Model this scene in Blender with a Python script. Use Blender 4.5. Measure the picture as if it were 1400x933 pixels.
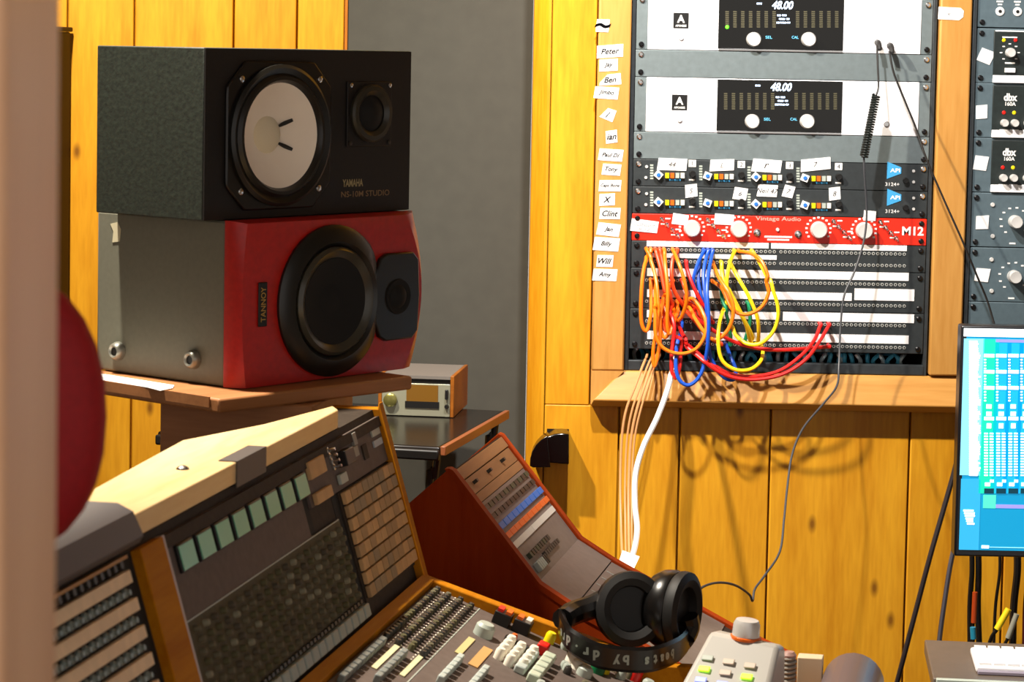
import bpy, bmesh, math, random
from mathutils import Vector, Matrix
random.seed(7)
for o in list(bpy.data.objects): bpy.data.objects.remove(o)
SC = bpy.context.scene
COL = SC.collection
R = math.radians

# ------------------------------------------------------------------ camera
EYE = 1.55                      # eye height above the floor
FPX, CX, CY = 3500.0, 700.0, 313.0
PITCH, ROLL = R(4.0), -0.019
fwd = Vector((0, math.cos(PITCH), -math.sin(PITCH)))
up0 = Vector((0, math.sin(PITCH), math.cos(PITCH)))
c_, s_ = math.cos(ROLL), math.sin(ROLL)
RT = c_*Vector((1, 0, 0)) - s_*up0
UP = s_*Vector((1, 0, 0)) + c_*up0
cd = bpy.data.cameras.new('camera'); cam = bpy.data.objects.new('camera', cd); COL.objects.link(cam)
m3 = Matrix((RT, UP, -fwd)).transposed()
cam.matrix_world = Matrix.Translation((0, 0, EYE)) @ m3.to_4x4()
cd.sensor_width = 36.0; cd.lens = FPX/1400*36.0; cd.shift_y = (CY-466.5)/1400
cd.clip_start = 0.05; cd.clip_end = 50
cd.dof.use_dof = True; cd.dof.focus_distance = 3.75; cd.dof.aperture_fstop = 15
SC.camera = cam
def at(px, py, Y):              # a measured point of the photograph at the known distance Y
    d = fwd + RT*((px-CX)/FPX) - UP*((py-CY)/FPX)
    k = Y/d.y
    return Vector((d.x*k, Y, EYE + d.z*k))
def level(px, py, z):           # the same on a horizontal surface at height z
    d = fwd + RT*((px-CX)/FPX) - UP*((py-CY)/FPX)
    k = (z-EYE)/d.z
    return Vector((d.x*k, d.y*k, z))

# ------------------------------------------------------------------ world, exposure
w = bpy.data.worlds.new('world'); SC.world = w; w.use_nodes = True
w.node_tree.nodes['Background'].inputs[0].default_value = (1.0, 0.93, 0.86, 1)
w.node_tree.nodes['Background'].inputs[1].default_value = 0.80
SC.view_settings.view_transform = 'Standard'; SC.view_settings.look = 'None'
SC.view_settings.exposure = 0.0; SC.view_settings.gamma = 1.0
SC.view_settings.use_curve_mapping = False

# ------------------------------------------------------------------ materials
def lin(c):
    if isinstance(c, str):
        c = [int(c[i:i+2], 16)/255 for i in (0, 2, 4)]
    return tuple(x/12.92 if x <= .04045 else ((x+.055)/1.055)**2.4 for x in c)+(1,)
MATS = {}
def mat(name, col, rough=.5, metal=0., vary=0., scale=60., bump=0., emit=None, estr=0., spec=.5, coat=0.):
    if name in MATS: return MATS[name]
    m = bpy.data.materials.new(name); m.use_nodes = True
    nt = m.node_tree; b = nt.nodes['Principled BSDF']
    c = lin(col)
    b.inputs['Base Color'].default_value = c
    b.inputs['Roughness'].default_value = rough; b.inputs['Metallic'].default_value = metal
    b.inputs['Specular IOR Level'].default_value = spec
    b.inputs['Coat Weight'].default_value = coat
    if emit:
        b.inputs['Emission Color'].default_value = lin(emit); b.inputs['Emission Strength'].default_value = estr
    if vary or bump:
        tc = nt.nodes.new('ShaderNodeTexCoord'); n = nt.nodes.new('ShaderNodeTexNoise')
        n.inputs['Scale'].default_value = scale; n.inputs['Detail'].default_value = 4
        nt.links.new(tc.outputs['Object'], n.inputs['Vector'])
        if vary:
            r = nt.nodes.new('ShaderNodeValToRGB')
            r.color_ramp.elements[0].position = .3; r.color_ramp.elements[1].position = .7
            r.color_ramp.elements[0].color = tuple(max(0, x*(1-vary)) for x in c[:3])+(1,)
            r.color_ramp.elements[1].color = tuple(min(1, x*(1+vary)+.004*vary) for x in c[:3])+(1,)
            nt.links.new(n.outputs['Fac'], r.inputs['Fac']); nt.links.new(r.outputs['Color'], b.inputs['Base Color'])
        if bump:
            bp = nt.nodes.new('ShaderNodeBump'); bp.inputs['Strength'].default_value = bump; bp.inputs['Distance'].default_value = .002
            nt.links.new(n.outputs['Fac'], bp.inputs['Height']); nt.links.new(bp.outputs['Normal'], b.inputs['Normal'])
    MATS[name] = m; return m
def wood(name, dark, light, rough=.45, axis=2, knots=0., gscale=14., coat=.0, spec=.3):
    if name in MATS: return MATS[name]
    m = bpy.data.materials.new(name); m.use_nodes = True
    nt = m.node_tree; N = nt.nodes.new; L = nt.links.new; b = nt.nodes['Principled BSDF']
    b.inputs['Roughness'].default_value = rough; b.inputs['Coat Weight'].default_value = coat; b.inputs['Specular IOR Level'].default_value = spec
    tc = N('ShaderNodeTexCoord'); oi = N('ShaderNodeObjectInfo'); mp = N('ShaderNodeMapping')
    sc = [1., 1., 1.]; sc[axis] = .10
    mp.inputs['Scale'].default_value = sc
    add = N('ShaderNodeVectorMath'); add.operation = 'ADD'
    mul = N('ShaderNodeVectorMath'); mul.operation = 'SCALE'; mul.inputs[0].default_value = (3.1, 2.3, 5.7)
    L(oi.outputs['Random'], mul.inputs['Scale']); L(tc.outputs['Object'], add.inputs[0]); L(mul.outputs[0], add.inputs[1])
    L(add.outputs[0], mp.inputs['Vector'])
    n1 = N('ShaderNodeTexNoise'); n1.inputs['Scale'].default_value = gscale; n1.inputs['Detail'].default_value = 6; n1.inputs['Distortion'].default_value = .6
    n2 = N('ShaderNodeTexNoise'); n2.inputs['Scale'].default_value = gscale*12; n2.inputs['Detail'].default_value = 3
    L(mp.outputs[0], n1.inputs['Vector']); L(mp.outputs[0], n2.inputs['Vector'])
    mx = N('ShaderNodeMath'); mx.operation = 'MULTIPLY_ADD'; mx.inputs[1].default_value = .35; L(n2.outputs['Fac'], mx.inputs[0])
    m2 = N('ShaderNodeMath'); m2.operation = 'MULTIPLY'; m2.inputs[1].default_value = .65; L(n1.outputs['Fac'], m2.inputs[0]); L(m2.outputs[0], mx.inputs[2])
    r = N('ShaderNodeValToRGB'); r.color_ramp.elements[0].position = .36; r.color_ramp.elements[1].position = .62
    r.color_ramp.elements[0].color = lin(dark); r.color_ramp.elements[1].color = lin(light)
    L(mx.outputs[0], r.inputs['Fac'])
    out = r.outputs['Color']
    if knots:
        v = N('ShaderNodeTexVoronoi'); v.voronoi_dimensions = '2D'; v.inputs['Scale'].default_value = 3.4
        mk = N('ShaderNodeMapping'); mk.inputs['Scale'].default_value = (1.7, 1., .8); L(add.outputs[0], mk.inputs['Vector']); sx_ = N('ShaderNodeSeparateXYZ'); cx_ = N('ShaderNodeCombineXYZ'); L(mk.outputs[0], sx_.inputs[0]); L(sx_.outputs[0], cx_.inputs[0]); L(sx_.outputs[2], cx_.inputs[1]); L(cx_.outputs[0], v.inputs['Vector'])
        kr = N('ShaderNodeValToRGB'); kr.color_ramp.elements[0].position = .012; kr.color_ramp.elements[1].position = .05
        kr.color_ramp.elements[0].color = (knots,)*3+(1,); kr.color_ramp.elements[1].color = (0, 0, 0, 1)
        L(v.outputs['Distance'], kr.inputs['Fac'])
        mixn = N('ShaderNodeMix'); mixn.data_type = 'RGBA'; mixn.inputs[7].default_value = lin('6b3d08')
        L(kr.outputs['Color'], mixn.inputs[0]); L(out, mixn.inputs[6]); out = mixn.outputs[2]
    L(out, b.inputs['Base Color'])
    bp = N('ShaderNodeBump'); bp.inputs['Strength'].default_value = .08; bp.inputs['Distance'].default_value = .001
    L(n2.outputs['Fac'], bp.inputs['Height']); L(bp.outputs['Normal'], b.inputs['Normal'])
    MATS[name] = m; return m
PINE = wood('pine_panelling', 'be7e10', 'd99c20', .45, 2, .85)
OAK = wood('oak_frame', 'b47e3a', 'c6924c', .38, 2)
OAKX = wood('oak_frame_flat', 'b47e3a', 'c6924c', .38, 0)
TRIMW = wood('stained_trim', '9a5608', 'b06a10', .45, 2)
MAPLE = wood('pale_plank', 'e2bd82', 'f2d6a2', .35, 1)
CHEEK = wood('console_wood', 'a86408', 'bc7a10', .6, 1, spec=.08)
REDWOOD = wood('mahogany_side', '8a2c06', '9c3a0c', .6, 2, spec=.1)
BROWNBOX = wood('brown_box', '8e5e38', 'a67046', .5, 0)
DARKW = wood('dark_walnut', '1c0a04', '280f06', .6, 2, spec=.1)
JAMB = wood('jamb_wood', 'dca67e', 'eab890', .4, 2)
RADIOW = wood('radio_wood', '7c4410', '985a1a', .4, 0)
GREYW = mat('grey_wall', '403f38', .85, vary=.06, scale=40)
BLACK = mat('black_plastic', '0b0a09', .45)
BLACKM = mat('black_matte', '090807', .8)
NSBOX = mat('black_ash', '1c241b', .6, vary=.45, scale=150, bump=.25)
NSFRONT = mat('black_front', '0d0908', .55, vary=.3, scale=200)
CONE = mat('paper_cone', 'fdf2e2', .8, vary=.03, scale=20)
RUBBER = mat('rubber', '14130f', .35)
RED = mat('red_lacquer', 'b01812', .38, vary=.12, scale=120)
TGREY = mat('grey_cabinet', '6a6a5c', .55, vary=.06, scale=150)
CHROME = mat('chrome', 'd8d8d8', .22, 1.)
SILVER = mat('silver_knob', 'dedcd8', .32, .35)
STEEL = mat('steel_blank', '6f7a7c', .5, .3, vary=.08, scale=90)
RAIL = mat('rack_rail', '3a3f42', .45, .4, vary=.15, scale=80)
DARKP = mat('dark_panel', '2e3335', .5, .2, vary=.12, scale=120)
BLUEP = mat('blue_grey_panel', '55666e', .5, .2, vary=.08, scale=100)
WHITEP = mat('white_panel', 'f2f2f4', .4)
DISP = mat('display_glass', '080807', .12)
PAPER = mat('paper', 'f4f2f0', .9)
INK = mat('ink', '0c0c10', .9, spec=.0)
REDP = mat('red_panel', 'e02408', .4)
WPRINT = mat('white_print', 'f4f2ee', .7)
BPRINT = mat('blue_print', '3a9ad0', .6)
CONMET = mat('console_metal', '645852', .6, .0, vary=.10, scale=80, spec=.12)
CONDK = mat('console_dark', '3a322b', .65, .0, vary=.15, scale=100, spec=.1)
CREAM = mat('cream_button', 'c8a070', .6, vary=.1, scale=40, spec=.15)
KGREY = mat('knob_grey', '66604c', .6, spec=.15)
KDARK = mat('knob_dark', '2a2620', .45)
KPALE = mat('knob_pale', 'a9b2a8', .45)
KWHITE = mat('knob_white', 'ece6d6', .4)
KYEL = mat('knob_yellow', 'e8d400', .4)
KRED = mat('knob_red', 'd81408', .4)
KGRN = mat('knob_green', '0e6a3c', .4)
KORG = mat('knob_orange', 'e0640c', .4)
KBLUE = mat('button_blue', '2a72d0', .45)
TEAL = mat('meter_glass', '84cca8', .25)
FLOORM = wood('floor_wood', '3a2412', '4a3018', .5, 1)
CEILM = mat('ceiling_paint', 'b8b0a4', .9)

# ------------------------------------------------------------------ lights (ceiling lamps)
def spot(name, loc, target, power, size, blend, color, radius=.05):
    l = bpy.data.lights.new(name, 'SPOT'); l.energy = power; l.spot_size = R(size); l.spot_blend = blend
    l.color = color; l.shadow_soft_size = radius
    o = bpy.data.objects.new(name, l); COL.objects.link(o); o.location = loc
    o.rotation_euler = (Vector(target)-Vector(loc)).to_track_quat('-Z', 'Y').to_euler()
    return o
LAMPS = []
LAMPS.append(spot('rack_ceiling_lamp_offscreen', (0.10, 3.18, 2.52), (0.52, 4.16, 1.30), 185, 74, .8, (1.0, .96, .93), .025))
LAMPS.append(spot('speaker_ceiling_lamp_offscreen', (-0.70, 3.20, 2.52), (-0.56, 3.62, 1.2), 330, 140, .6, (1.0, .90, .76), .03))

# ------------------------------------------------------------------ mesh helpers
class MB:
    def __init__(s): s.v = []; s.f = []; s.m = []; s.mi = 0
    def add(s, vs, fs):
        n = len(s.v); s.v += [tuple(v) for v in vs]
        for f in fs: s.f.append(tuple(i+n for i in f)); s.m.append(s.mi)
        return s
    def box(s, x0, x1, y0, y1, z0, z1, M=None):
        vs = [Vector((x, y, z)) for z in (z0, z1) for y in (y0, y1) for x in (x0, x1)]
        if M: vs = [M @ v for v in vs]
        return s.add(vs, [(0, 2, 3, 1), (4, 5, 7, 6), (0, 1, 5, 4), (2, 6, 7, 3), (0, 4, 6, 2), (1, 3, 7, 5)])
    def prism(s, poly, a, b, ax='y'):
        n = len(poly)
        def P(u, v, t): return {'y': (u, t, v), 'x': (t, u, v), 'z': (u, v, t)}[ax]
        vs = [P(u, v, a) for u, v in poly]+[P(u, v, b) for u, v in poly]
        fs = [tuple(range(n)), tuple(range(2*n-1, n-1, -1))]+[(i, i+n, (i+1) % n+n, (i+1) % n) for i in range(n)]
        return s.add(vs, fs)
    def lathe(s, prof, M=None, n=20, sx=1., sy=1., caps=True):    # prof: (radius, height) along local z
        vs = []; fs = []
        for (r, h) in prof:
            for k in range(n):
                a = 2*math.pi*k/n; v = Vector((r*sx*math.cos(a), r*sy*math.sin(a), h)); vs.append(M @ v if M else v)
        for i in range(len(prof)-1):
            for k in range(n):
                fs.append((i*n+k, i*n+(k+1) % n, (i+1)*n+(k+1) % n, (i+1)*n+k))
        if caps or prof[0][0] < .012: fs.append(tuple(range(n-1, -1, -1)))
        if caps or prof[-1][0] < .012: fs.append(tuple((len(prof)-1)*n+k for k in range(n)))
        return s.add(vs, fs)
    def cyl(s, p0, p1, r0, r1=None, n=12):
        p0 = Vector(p0); p1 = Vector(p1); d = p1-p0
        M = Matrix.Translation(p0) @ d.to_track_quat('Z', 'Y').to_matrix().to_4x4()
        return s.lathe([(r0, 0), (r0 if r1 is None else r1, d.length)], M, n)
    def tube(s, pts, r, n=8, smooth=6, closed=False):
        P = [Vector(p) for p in pts]
        if smooth and len(P) > 2: P = catmull(P, smooth)
        vs = []; fs = []; up = Vector((0.13, -.97, .2)); L = len(P)
        prev = None
        for i, p in enumerate(P):
            t = (P[min(i+1, L-1)]-P[max(i-1, 0)]).normalized()
            if prev is None:
                x = t.orthogonal().normalized()
            else:
                x = (prev-t*prev.dot(t)); x = x.normalized() if x.length > 1e-6 else t.orthogonal().normalized()
            prev = x; y = t.cross(x)
            rr = r[min(i, len(r)-1)] if isinstance(r, (list, tuple)) else r
            for k in range(n):
                a = 2*math.pi*k/n; vs.append(p+(x*math.cos(a)+y*math.sin(a))*rr)
        for i in range(L-1):
            for k in range(n): fs.append((i*n+k, i*n+(k+1) % n, (i+1)*n+(k+1) % n, (i+1)*n+k))
        fs.append(tuple(range(n-1, -1, -1))); fs.append(tuple((L-1)*n+k for k in range(n)))
        return s.add(vs, fs)
    def mesh(s, name, *mats, sharp=35):
        me = bpy.data.meshes.new(name); me.from_pydata(s.v, [], s.f)
        for m in mats: me.materials.append(m)
        me.polygons.foreach_set('material_index', s.m)
        bm = bmesh.new(); bm.from_mesh(me); bmesh.ops.recalc_face_normals(bm, faces=bm.faces); bm.to_mesh(me); bm.free()
        for p in me.polygons: p.use_smooth = True
        me.set_sharp_from_angle(angle=R(sharp))
        return me
def catmull(P, k):
    out = []
    for i in range(len(P)-1):
        p0 = P[max(i-1, 0)]; p1 = P[i]; p2 = P[i+1]; p3 = P[min(i+2, len(P)-1)]
        for j in range(k):
            t = j/k
            out.append(.5*((2*p1)+(p2-p0)*t+(2*p0-5*p1+4*p2-p3)*t*t+(3*p1-p0-3*p2+p3)*t*t*t))
    out.append(P[-1]); return out
def obj(name, me, parent=None, loc=None, rot=None, bevel=0., scale=None):
    o = bpy.data.objects.new(name, me); COL.objects.link(o)
    if parent: o.parent = parent
    if loc is not None: o.location = loc
    if rot is not None: o.rotation_euler = rot
    if scale is not None: o.scale = scale
    if bevel:
        b = o.modifiers.new('bevel', 'BEVEL'); b.width = bevel; b.segments = 2; b.limit_method = 'ANGLE'; b.angle_limit = R(40)
    return o
def boxo(name, dims, m, parent=None, bevel=0., loc=None, rot=None):
    return obj(name, MB().box(*dims).mesh(name, m), parent, loc, rot, bevel)
def tag(o, label, cat, group=None):
    o['label'] = label; o['category'] = cat
    if group: o['group'] = group
    return o
def thing(name, label, cat, loc=(0, 0, 0), rz=0., group=None):
    o = bpy.data.objects.new(name, None); COL.objects.link(o); o.location = loc; o.rotation_euler = (0, 0, rz)
    o.empty_display_size = .05
    return tag(o, label, cat, group)
def struct(o): o['kind'] = 'structure'; return o
def text_mesh(s, width=None, height=None, depth=.0002, shear=0., m=WPRINT, bold=0.):
    cu = bpy.data.curves.new('lettering', 'FONT'); cu.body = s; cu.size = 1.; cu.extrude = .0
    cu.shear = shear; cu.offset = bold; cu.align_x = 'CENTER'; cu.align_y = 'CENTER'; cu.resolution_u = 3
    o = bpy.data.objects.new('lettering', cu); COL.objects.link(o)
    dg = bpy.context.evaluated_depsgraph_get()
    me = bpy.data.meshes.new_from_object(o.evaluated_get(dg)); bpy.data.objects.remove(o); bpy.data.curves.remove(cu)
    xs = [v.co.x for v in me.vertices]; ys = [v.co.y for v in me.vertices]
    if not xs: return me
    x0, x1, y0, y1 = min(xs), max(xs), min(ys), max(ys)
    sx = width/(x1-x0) if width else None; sy = height/(y1-y0) if height else None
    sx = sx or sy; sy = sy or sx
    for v in me.vertices: v.co = ((v.co.x-(x0+x1)/2)*sx, (v.co.y-(y0+y1)/2)*sy, 0)
    me.materials.clear(); me.materials.append(m)
    return me
def text(s, parent, x, y, z, width=None, height=None, m=WPRINT, name='lettering', roll=0., shear=0., bold=0., rot=None):
    return obj(name, text_mesh(s, width, height, shear=shear, m=m, bold=bold), parent, (x, y, z), rot or (R(90), roll, 0))
FACE = (R(90), 0, 0)             # turns a mesh built along +z to look along -y (towards the room)

# ================================================================== THE ROOM
YW = 4.165                       # face of the panelled wall with the racks
YG = 4.42                        # face of the recessed wall behind the speakers
struct(boxo('floor', (-2.4, 2.6, -1.2, 4.9, -.05, 0), FLOORM))
struct(boxo('ceiling', (-2.4, 2.6, .4, 4.9, 2.62, 2.70), CEILM))
struct(boxo('wall_left', (-2.4, -2.3, .4, 4.9, 0, 2.62), CEILM))
struct(boxo('wall_right', (2.5, 2.6, .4, 4.9, 0, 2.62), CEILM))
# panelled wall (front): a backing with separate boards
wf = struct(boxo('wall_front', (.034, 2.5, YW+.36, YW+.42, 0, 2.62), DARKW))
ZS0 = 0.972; ZS1 = 1.030        # sill underside / top inner edge
def boards(parent, xs, z0, z1, y, m, thick=.02, name='board', gap=.0016):
    for a, b in zip(xs[:-1], xs[1:]):
        me = MB().box(a+gap, b-gap, y, y+thick, z0, z1).mesh(name, m)
        obj(name, me, parent, bevel=.0018)
boards(wf, [.058, .182, .282, .431, .660, .820, 1.0, 1.19, 1.36, 1.6, 1.8, 2.05, 2.25, 2.5], 0.0, ZS0-.002, YW+.008, PINE)
boards(wf, [.058, .1338], ZS0-.002, 2.62, YW+.008, PINE)
boards(wf, [1.30, 1.5, 1.72, 1.95, 2.2, 2.5], ZS0-.002, 2.62, YW+.008, PINE)
boards(wf, [.1338, .45, .80, 1.30], 1.776, 2.62, YW+.008, PINE)
obj('groove_backing', MB().prism([(.0585, 0), (2.498, 0), (2.498, ZS0-.004), (.1325, ZS0-.004), (.1325, 2.62), (.0585, 2.62)], YW+.0275, YW+.034, 'y').mesh('groove_backing', PINE), wf)
obj('corner_trim', MB().prism([(.0302, YG-.002), (.0302, YW+.040), (.0530, YW+.008), (.0578, YW+.008), (.0578, YG-.002)], 0, 2.62, 'z').mesh('corner_trim', PINE), wf)
# grey recessed wall and the yellow boarded one behind the speakers
gwl = struct(boxo('wall_back', (-.290, .0295, YG, YG+.08, 0, 2.62), GREYW))
gw2 = struct(boxo('wall_boarded', (-2.3, -.292, YG+.020, YG+.10, 0, 2.62), PINE))
boards(gw2, [-2.3, -2.1, -1.95, -1.75, -1.55, -1.38, -1.2, -1.05, -.905, -.772, -.657, -.486, -.377, -.2945], 0, 2.62, YG+.002, PINE, .02)
struct(boxo('trim_1', (-.2945, -.2895, YG-.004, YG+.03, 0, 2.62), TRIMW))
# sloping rail on the boarded wall seen under the speaker shelf
# door jamb beside the camera
jb = struct(boxo('door_1', (-.62, -.1985, 1.0, 1.12, 0, 2.62), JAMB, None, .004))

# ---- wooden frame round the racks
XR0, XR1 = .1880, .6835          # first rack opening
XQ0, XQ1 = .7395, 1.2350          # second rack opening
fr = thing('rack_frame_surround', 'honey oak window-like frame built round the equipment racks', 'frame', (0, YW, ZS0))
def fz(z): return z-ZS0
obj('post', MB().prism([(.1338, -.012), (XR0-.001, -.012), (XR0-.001, .03), (.1338, .03)], fz(ZS1)-.0, fz(1.72), 'z').mesh('post', OAK), fr, bevel=.003)
obj('post', MB().prism([(XR1+.002, -.012), (XQ0-.002, -.012), (XQ0-.002, .03), (XR1+.002, .03)], fz(ZS1)+.002, fz(1.72), 'z').mesh('post', OAK), fr, bevel=.003)
obj('post', MB().prism([(XQ1+.002, -.012), (1.292, -.012), (1.292, .03), (XQ1+.002, .03)], fz(ZS1)+.002, fz(1.72), 'z').mesh('post', OAK), fr, bevel=.003)
obj('head_rail', MB().box(.1338, 1.292, -.012, .03, fz(1.7205), fz(1.775)).mesh('head_rail', OAKX), fr, bevel=.003)
# mitred foot of the left post
b = MB().add([(.1338, -.012, fz(ZS1)), (XR0-.001, -.012, fz(ZS1)), (.1338, -.012, 0.002), (.1338, .03, fz(ZS1)), (XR0-.001, .03, fz(ZS1)), (.1338, .03, 0.002)],
             [(0, 1, 2), (3, 5, 4), (0, 3, 4, 1), (1, 4, 5, 2), (2, 5, 3, 0)])
obj('mitre_foot', b.mesh('mitre_foot', OAK), fr)
# sill: inner edge at the rack, face sloping out towards the room
x0, x1 = .1338, 1.292
b = MB().add([(x0, -.014, 0), (x1, -.014, 0), (x1, -.03, 0.012), (x0+.003, -.03, 0.012), (XR0-.003, -.006, fz(ZS1)), (x1, -.006, fz(ZS1)),
              (x0, .03, 0), (x1, .03, 0), (XR0-.003, .03, fz(ZS1)), (x1, .03, fz(ZS1))],
             [(0, 1, 2, 3), (3, 2, 5, 4), (4, 5, 9, 8), (0, 6, 7, 1), (6, 8, 9, 7), (1, 7, 9, 5, 2), (0, 3, 4, 8, 6)])
obj('sill', b.mesh('sill', OAKX, sharp=20), fr, bevel=.002)

# ================================================================== RACKS
U = .04445
ZRED = 1.2885                    # top of the red unit = bottom of the unit above
YP = YW-.002                     # front of the rack panels
def lx(px, py): return at(px, py, YP)
SCREW = MB().lathe([(.0044, 0), (.0044, .002), (.0026, .0036)], None, 10).mesh('screw', CHROME)
SCREWD = MB().lathe([(.0044, 0), (.0044, .002), (.0026, .0036)], None, 10).mesh('screw', mat('dark_screw', '2a2a2c', .3, .8))
rk = thing('rack_rails', 'tall black steel rail pair holding the rack with the red unit and patchbays', 'rack', (0, YW, .9905))
RH = 1.718-.9905
for xx in (XR0+.0004, XR1-.0072):
    obj('rail', MB().box(xx, xx+.0065, -.001, .30, .0398, RH).mesh('rail', RAIL), rk, bevel=.001)
obj('rear_panel', MB().box(XR0, XR1, .30, .31, 0, RH).mesh('rear_panel', BLACKM), rk)
obj('base_rail', MB().box(XR0+.006, XR1-.006, -.002, .02, .0405, .0565).mesh('base_rail', RAIL), rk, bevel=.001)
rk2 = thing('rack_rails', 'steel rail pair of the second rack behind the computer screen', 'rack', (0, YW, .9905))
for xx in (XQ0+.0004, XQ1-.0072):
    obj('rail', MB().box(xx, xx+.0065, -.006, .30, .04, RH).mesh('rail', RAIL), rk2, bevel=.001)
obj('rear_panel', MB().box(XQ0, XQ1, .30, .31, .04, RH).mesh('rear_panel', BLACKM), rk2)

def unit(name, label, z0, h, pm, x0=.1955, wd=.4800, cat='rack unit', group=None, depth=.2, ear=None, screws=True, dark=False):
    t = thing(name, label, cat, (x0, YP, z0), 0, group)
    H = h*U-.0008
    if ear:
        obj('panel', MB().box(.0185, wd-.0185, 0, .004, .0, H).mesh('panel', pm), t, bevel=.0008)
        for a, b in ((0, .0183), (wd-.0183, wd)):
            obj('ear', MB().box(a, b, .001, .004, 0, H).mesh('ear', ear), t, bevel=.0006)
    else:
        obj('panel', MB().box(0, wd, 0, .004, 0, H).mesh('panel', pm), t, bevel=.0008)
    obj('chassis', MB().box(.02, wd-.02, .0045, depth, .001, H-.001).mesh('chassis', BLACKM), t)
    if screws:
        for xx in (.0085, wd-.0085):
            for zz in ((.0075, H-.0075) if h < 1.2 else (.008, H-.008)):
                obj('screw', SCREWD if dark or (zz < H/2) else SCREW, t, (xx, 0, zz), FACE)
    return t
def loc(t, px, py, Y=YP):
    p = at(px, py, Y); return p.x-t.location.x, p.z-t.location.z
def plate(t, name, px, py, wpx, hpx, m, proud=.0012, tilt=0., corners=None):
    k = 4.163/FPX; x, z = loc(t, px, py)
    hw, hh = wpx*k/2, hpx*k/2
    poly = corners or [(-1, -1), (1, -1), (1, 1), (-1, 1)]
    b = MB().prism([(u*hw, v*hh) for u, v in poly], -proud, -.0001, 'y')
    return obj(name, b.mesh(name, m), t, (x, 0, z), (0, tilt, 0))
KN = {}
def knob(t, px, py, dpx, m, hgt=.012, name='knob', n=20, base=None, top=None):
    k = 4.163/FPX; x, z = loc(t, px, py); r = dpx*k/2
    key = (name, m.name, round(r, 5), hgt)
    if key not in KN:
        KN[key] = MB().lathe([(r, 0), (r, hgt*.75), (r*.86, hgt), (r*.3, hgt*.98)], None, n).mesh(name, m)
    return obj(name, KN[key], t, (x, -.0002, z), FACE)
def loose_print(t, marks, m, name='print_marks'):
    b = MB(); k = 4.163/FPX
    for (px, py, wpx, hpx) in marks:
        x, z = loc(t, px, py); b.box(x-wpx*k/2, x+wpx*k/2, -.0006, -.0001, z-hpx*k/2, z+hpx*k/2)
    return obj(name, b.mesh(name, m), t)

# --- converters
def converter(z0, label, dx, dy, top):
    t = unit('audio_converter', label, z0, 2, WHITEP, ear=STEEL, cat='converter', group='white two-space converters')
    x0, _ = loc(t, 982+dx, 40+dy); x1, _ = loc(t, 1153+dx, 40+dy)
    obj('display', MB().box(x0, x1, -.0012, -.0001, .0035, 2*U-.002).mesh('display', DISP), t, bevel=.0005)
    f = obj('bottom_edge', MB().box(x0+.001, x1-.001, -.0022, -.0001, .0008, .0032).mesh('bottom_edge', CHROME), t)
    lg = plate(t, 'logo_plate', 931+dx, 28+dy, 21, 21, BLACK, .0008)
    text('A', lg, 0, -.0010, .0025, .0125, .0125, WPRINT, 'logo', bold=.03)
    text('APOGEE', lg, 0, -.0010, -.0085, .018, .0034, WPRINT, 'lettering', bold=.02)
    knob(t, 931+dx, 51+dy, 8, WHITEP, .003, 'power_button', 14)
    for px in (1030, 1105): knob(t, px+dx, 54+dy, 20, SILVER, .016, 'knob', 24)
    lm = mat('led_digits', 'd8ecff', .5, emit='bcd8ff', estr=3.)
    x, z = loc(t, 1070+dx, 7+dy)
    text('48.00', t, x, -.0016, z, .0345, .0135, lm, 'readout', shear=.25, bold=.02)
    b = MB(); k = 4.163/FPX
    for i, (px, py, ww) in enumerate([(1065, 21, 5), (1072, 21, 6), (1069, 26, 8), (1077, 26, 4), (1064, 31, 5), (1071, 31, 8), (1078, 31, 4), (1038, 5, 7)]):
        x, z = loc(t, px+dx, py+dy); b.box(x-ww*k/2, x+ww*k/2, -.0016, -.0012, z-.0012, z+.0012)
    o = obj('indicator', b.mesh('indicator', lm), t); o['kind'] = 'stuff'
    for i in range(15):
        if i in (7, 8): continue
        px = 994+i*10.7; b = MB()
        for j in range(9):
            x, z = loc(t, px+dx, 16+j*2.6+dy); b.box(x-.0028, x+.0028, -.0015, -.0012, z-.0010, z+.0010)
        o = obj('level_meter', b.mesh('level_meter', mat('unlit_segments', '4a4630', .6)), t); o['kind'] = 'stuff'
    for px, s in ((1051, 'SEL'), (1087, 'CAL')):
        x, z = loc(t, px+dx, 51+dy); text(s, t, x, -.0016, z, .011, .0045, mat('cyan_print', '6ac4e8', .5, emit='58b8e8', estr=.8))
    if top:
        x, z = loc(t, 994+dx, 37+dy); obj('led', MB().lathe([(.003, 0), (.002, .001)], None, 10).mesh('led', mat('led_green', '50ff20', .4, emit='50ff20', estr=4.)), t, (x, -.0014, z), FACE)
    return t
cv1 = converter(ZRED+6*U, 'white converter with two headphone plugs in its right side', 0, 0, True)
cv2 = converter(ZRED+3*U, 'white converter between the two plain grey blanking panels', -2, 112, False)
KB = MB().lathe([(.0048, 0), (.0048, .001), (.0036, .0014), (.0014, .0013)], None, 14).mesh('jack', CHROME)
for px, py in ((1199, 58), (1216, 62)):
    x, z = loc(cv1, px, py); obj('jack', KB, cv1, (x, -.0002, z), FACE)
x, z = loc(cv2, 1212, 170); obj('jack', KB, cv2, (x, -.0002, z), FACE)
x, z = loc(cv2, 1230, 122)
unit('blanking_panel', 'plain grey blanking panel between the two white converters', ZRED+5*U, 1, STEEL, cat='blank panel', group='grey blanking panels')
unit('blanking_panel', 'plain grey blanking panel above the two four-channel preamps', ZRED+2*U, 1, STEEL, cat='blank panel', group='grey blanking panels')
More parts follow.
